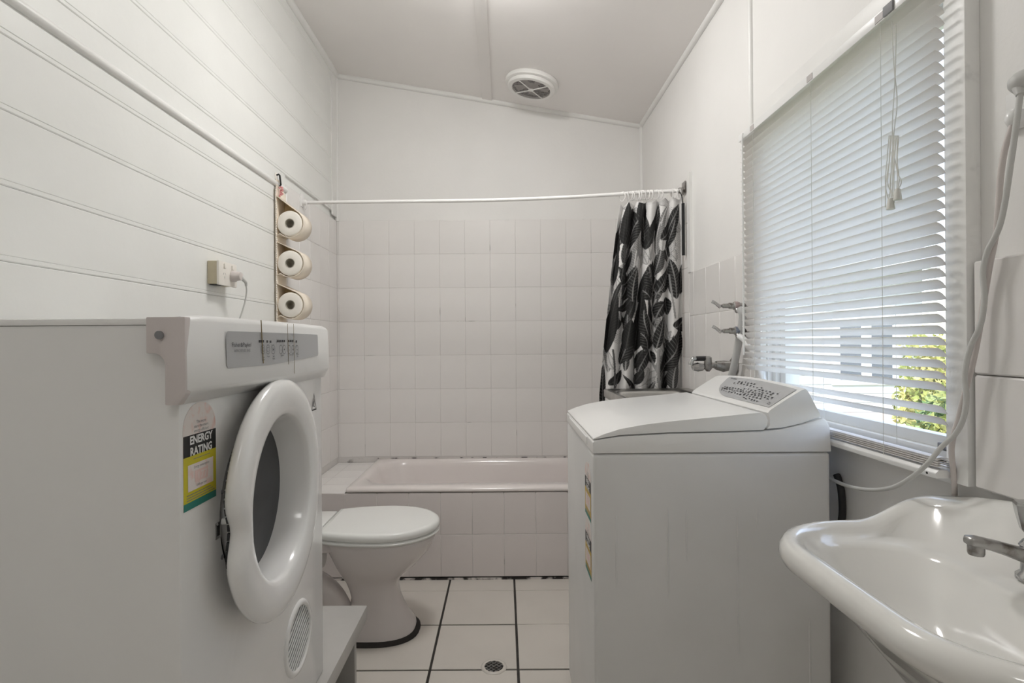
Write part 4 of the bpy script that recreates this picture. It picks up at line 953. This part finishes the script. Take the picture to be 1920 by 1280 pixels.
for k in range(5):
    a = 2*PI*k/5
    MB().add([FO+Vector((.035*math.cos(a), .035*math.sin(a), -.026)), FO+Vector((.098*math.cos(a-.15), .098*math.sin(a-.15), -.030)), FO+Vector((.098*math.cos(a+.45), .098*math.sin(a+.45), -.024)), FO+Vector((.035*math.cos(a+.7), .035*math.sin(a+.7), -.024))], [(0, 1, 2, 3)]).build('blade', 'fan_mesh', ef)
for k in range(2):
    a = PI/4*(2*k+1)+.1; d = Vector((math.cos(a), math.sin(a), 0))
    MB().tube([FO-d*.104+Vector((0, 0, -.043)), FO+Vector((0, 0, -.046)), FO+d*.104+Vector((0, 0, -.043))], .0032, 6).build('grille_rib', 'fan_plastic', ef)
wire = MB()
for k in range(-21, 22):
    o_ = k*.0048; h = math.sqrt(max(0, .104**2-o_**2))
    if h > .01: wire.tube([FO+Vector((o_, -h, -.0425)), FO+Vector((o_, h, -.0425))], .00105, 4)
for k in range(-4, 5):
    o_ = k*.022; h = math.sqrt(max(0, .104**2-o_**2)); wire.tube([FO+Vector((-h, o_, -.0418)), FO+Vector((h, o_, -.0418))], .0007, 4)
wg = wire.build('wire_grille', 'fan_mesh', ef, smooth=0); wg['kind'] = 'stuff'
MB().lathe([(.001, -.049), (.010, -.049), (.014, -.046), (.014, -.042)], FO, 'Z', 6).build('grille_boss', 'fan_plastic', ef)
for lx, ly, lb, lm in ((-.10, 1.9, 'round opal glass ceiling light above the washing machine and dryer', 'lamp_glow'), (-.10, -.45, 'unseen opal glass fill light added on the ceiling behind the camera', 'fill_lamp_glow')):  # second lamp is an unseen fill, added to brighten faces turned to the camera
    lz = ceil_z(lx)
    cl_ = thing('ceiling_light', (lx, ly, lz-.13), lb, 'ceiling light')
    MB().lathe([(.14, .02), (.175, .012), (.178, -.004), (.17, -.02), (.15, -.022)], (lx, ly, lz-.02), 'Z', 40).build('base', 'fan_plastic', cl_, smooth=50)
    MB().lathe([(.165, -.022), (.165, -.035), (.15, -.065), (.115, -.088), (.06, -.102), (.001, -.106)], (lx, ly, lz-.02), 'Z', 40, caps=False).build('opal_shade', lm, cl_, smooth=60)

# ------------------------------------------------------------------ outside the window
GZ = -1.2
struct(MB().box(1.2, 60, -25, 60, GZ-.2, GZ).build('ground', 'grass', smooth=0))
HY_ = 9.0; HX0, HX1 = 2.4, 6.85
hs = thing('neighbour_house', (4.6, 11, GZ), 'pale house with white framed windows across the yard', 'house')
MB().box(HX0, HX1, HY_, 15, GZ, 2.35).build('wall', 'house_wall', hs, smooth=0)
for k in range(16): MB().prism([(HY_-.022, -.06+k*.15), (HY_, -.06+k*.15), (HY_, .085+k*.15), (HY_-.008, .085+k*.15)], 'X', HX0, HX1).build('weatherboard', 'house_wall', hs, smooth=0)
MB().box(HX0, HX1+.03, HY_-.05, HY_, GZ, -.08).build('base_wall', 'house_base', hs, smooth=0)
MB().prism([(HY_-.5, 2.30), (15.5, 2.30), (12, 3.9)], 'X', HX0-.3, HX1+.3).build('roof', 'house_roof', hs, smooth=0)
MB().box(HX0-.3, HX1+.3, HY_-.6, HY_-.5, 2.20, 2.34).build('gutter', 'house_trim', hs, smooth=0)
for x0, x1 in ((5.35, 6.45), (3.3, 4.6)):
    xm = (x0+x1)/2
    wn = MB().box(x0, x1, HY_-.06, HY_-.01, .38, .46).box(x0, x1, HY_-.06, HY_-.01, 1.40, 1.48).box(x0, x0+.12, HY_-.06, HY_-.01, .46, 1.40).box(x1-.12, x1, HY_-.06, HY_-.01, .46, 1.40).box(xm-.08, xm+.08, HY_-.06, HY_-.01, .46, 1.40).build('window', 'house_trim', hs, smooth=0)
    for a0, a1 in ((x0+.12, xm-.08), (xm+.08, x1-.12)): MB().box(a0, a1, HY_-.045, HY_-.022, .46, 1.40).build('pane', 'house_glass', wn, smooth=0)
def shrub(name, x, y, z1, rx, seed, m, label, n=5200, ls=.045):
    t = thing(name, (x, y, GZ), label, 'shrub' if 'shrub' in name else 'tree', 'shrubs beside the neighbouring house' if 'shrub' in name else None)
    rg = np.random.RandomState(seed); st_ = MB()
    for k in range(6):
        a = 2*PI*k/6; st_.tube([(x, y, GZ), (x+.15*math.cos(a), y+.15*math.sin(a), (GZ+z1)/2), (x+.5*rx*math.cos(a), y+.5*rx*math.sin(a), z1-.4)], [.03, .02, .008], 6)
    st_.build('stems', 'bark', t)
    zc = (GZ+.3+z1)/2; hz = (z1-GZ-.3)/2
    d = rg.normal(size=(n, 3)); d /= np.linalg.norm(d, axis=1)[:, None]; rr = rg.uniform(.55, 1.0, n)[:, None]*(1+.22*np.sin(d[:, :1]*5+seed)*np.sin(d[:, 2:]*6))
    c = d*rr*np.array([rx, rx, hz])+np.array([x, y, zc]); c[:, 2] = np.maximum(c[:, 2], GZ+.05)
    a = rg.normal(size=(n, 3)); a /= np.linalg.norm(a, axis=1)[:, None]; b = np.cross(a, rg.normal(size=(n, 3))); b /= np.linalg.norm(b, axis=1)[:, None]
    V = np.stack([c-a*ls, c+b*ls*.45, c+a*ls, c-b*ls*.45], 1).reshape(-1, 3)-np.array([x, y, GZ])
    me = bpy.data.meshes.new('foliage'); me.from_pydata(V.tolist(), [], np.arange(4*n).reshape(-1, 4).tolist()); me.materials.append(MATS[m])
    o = bpy.data.objects.new('foliage', me); link(o); o.parent = t; o['kind'] = 'stuff'
shrub('garden_shrub', 5.0, 6.3, 1.25, .45, 1, 'leaf_light', 'yellow-green leafy shrub outside the window in front of the house')
shrub('garden_shrub', 3.65, 4.5, .72, .40, 4, 'leaf_dark', 'low dark green leafy shrub outside nearest the window')
shrub('garden_tree', 11.0, 5.2, 3.2, 2.0, 9, 'leaf_dark', 'rounded green tree beyond the garden shrubs outside', 7000, .09)
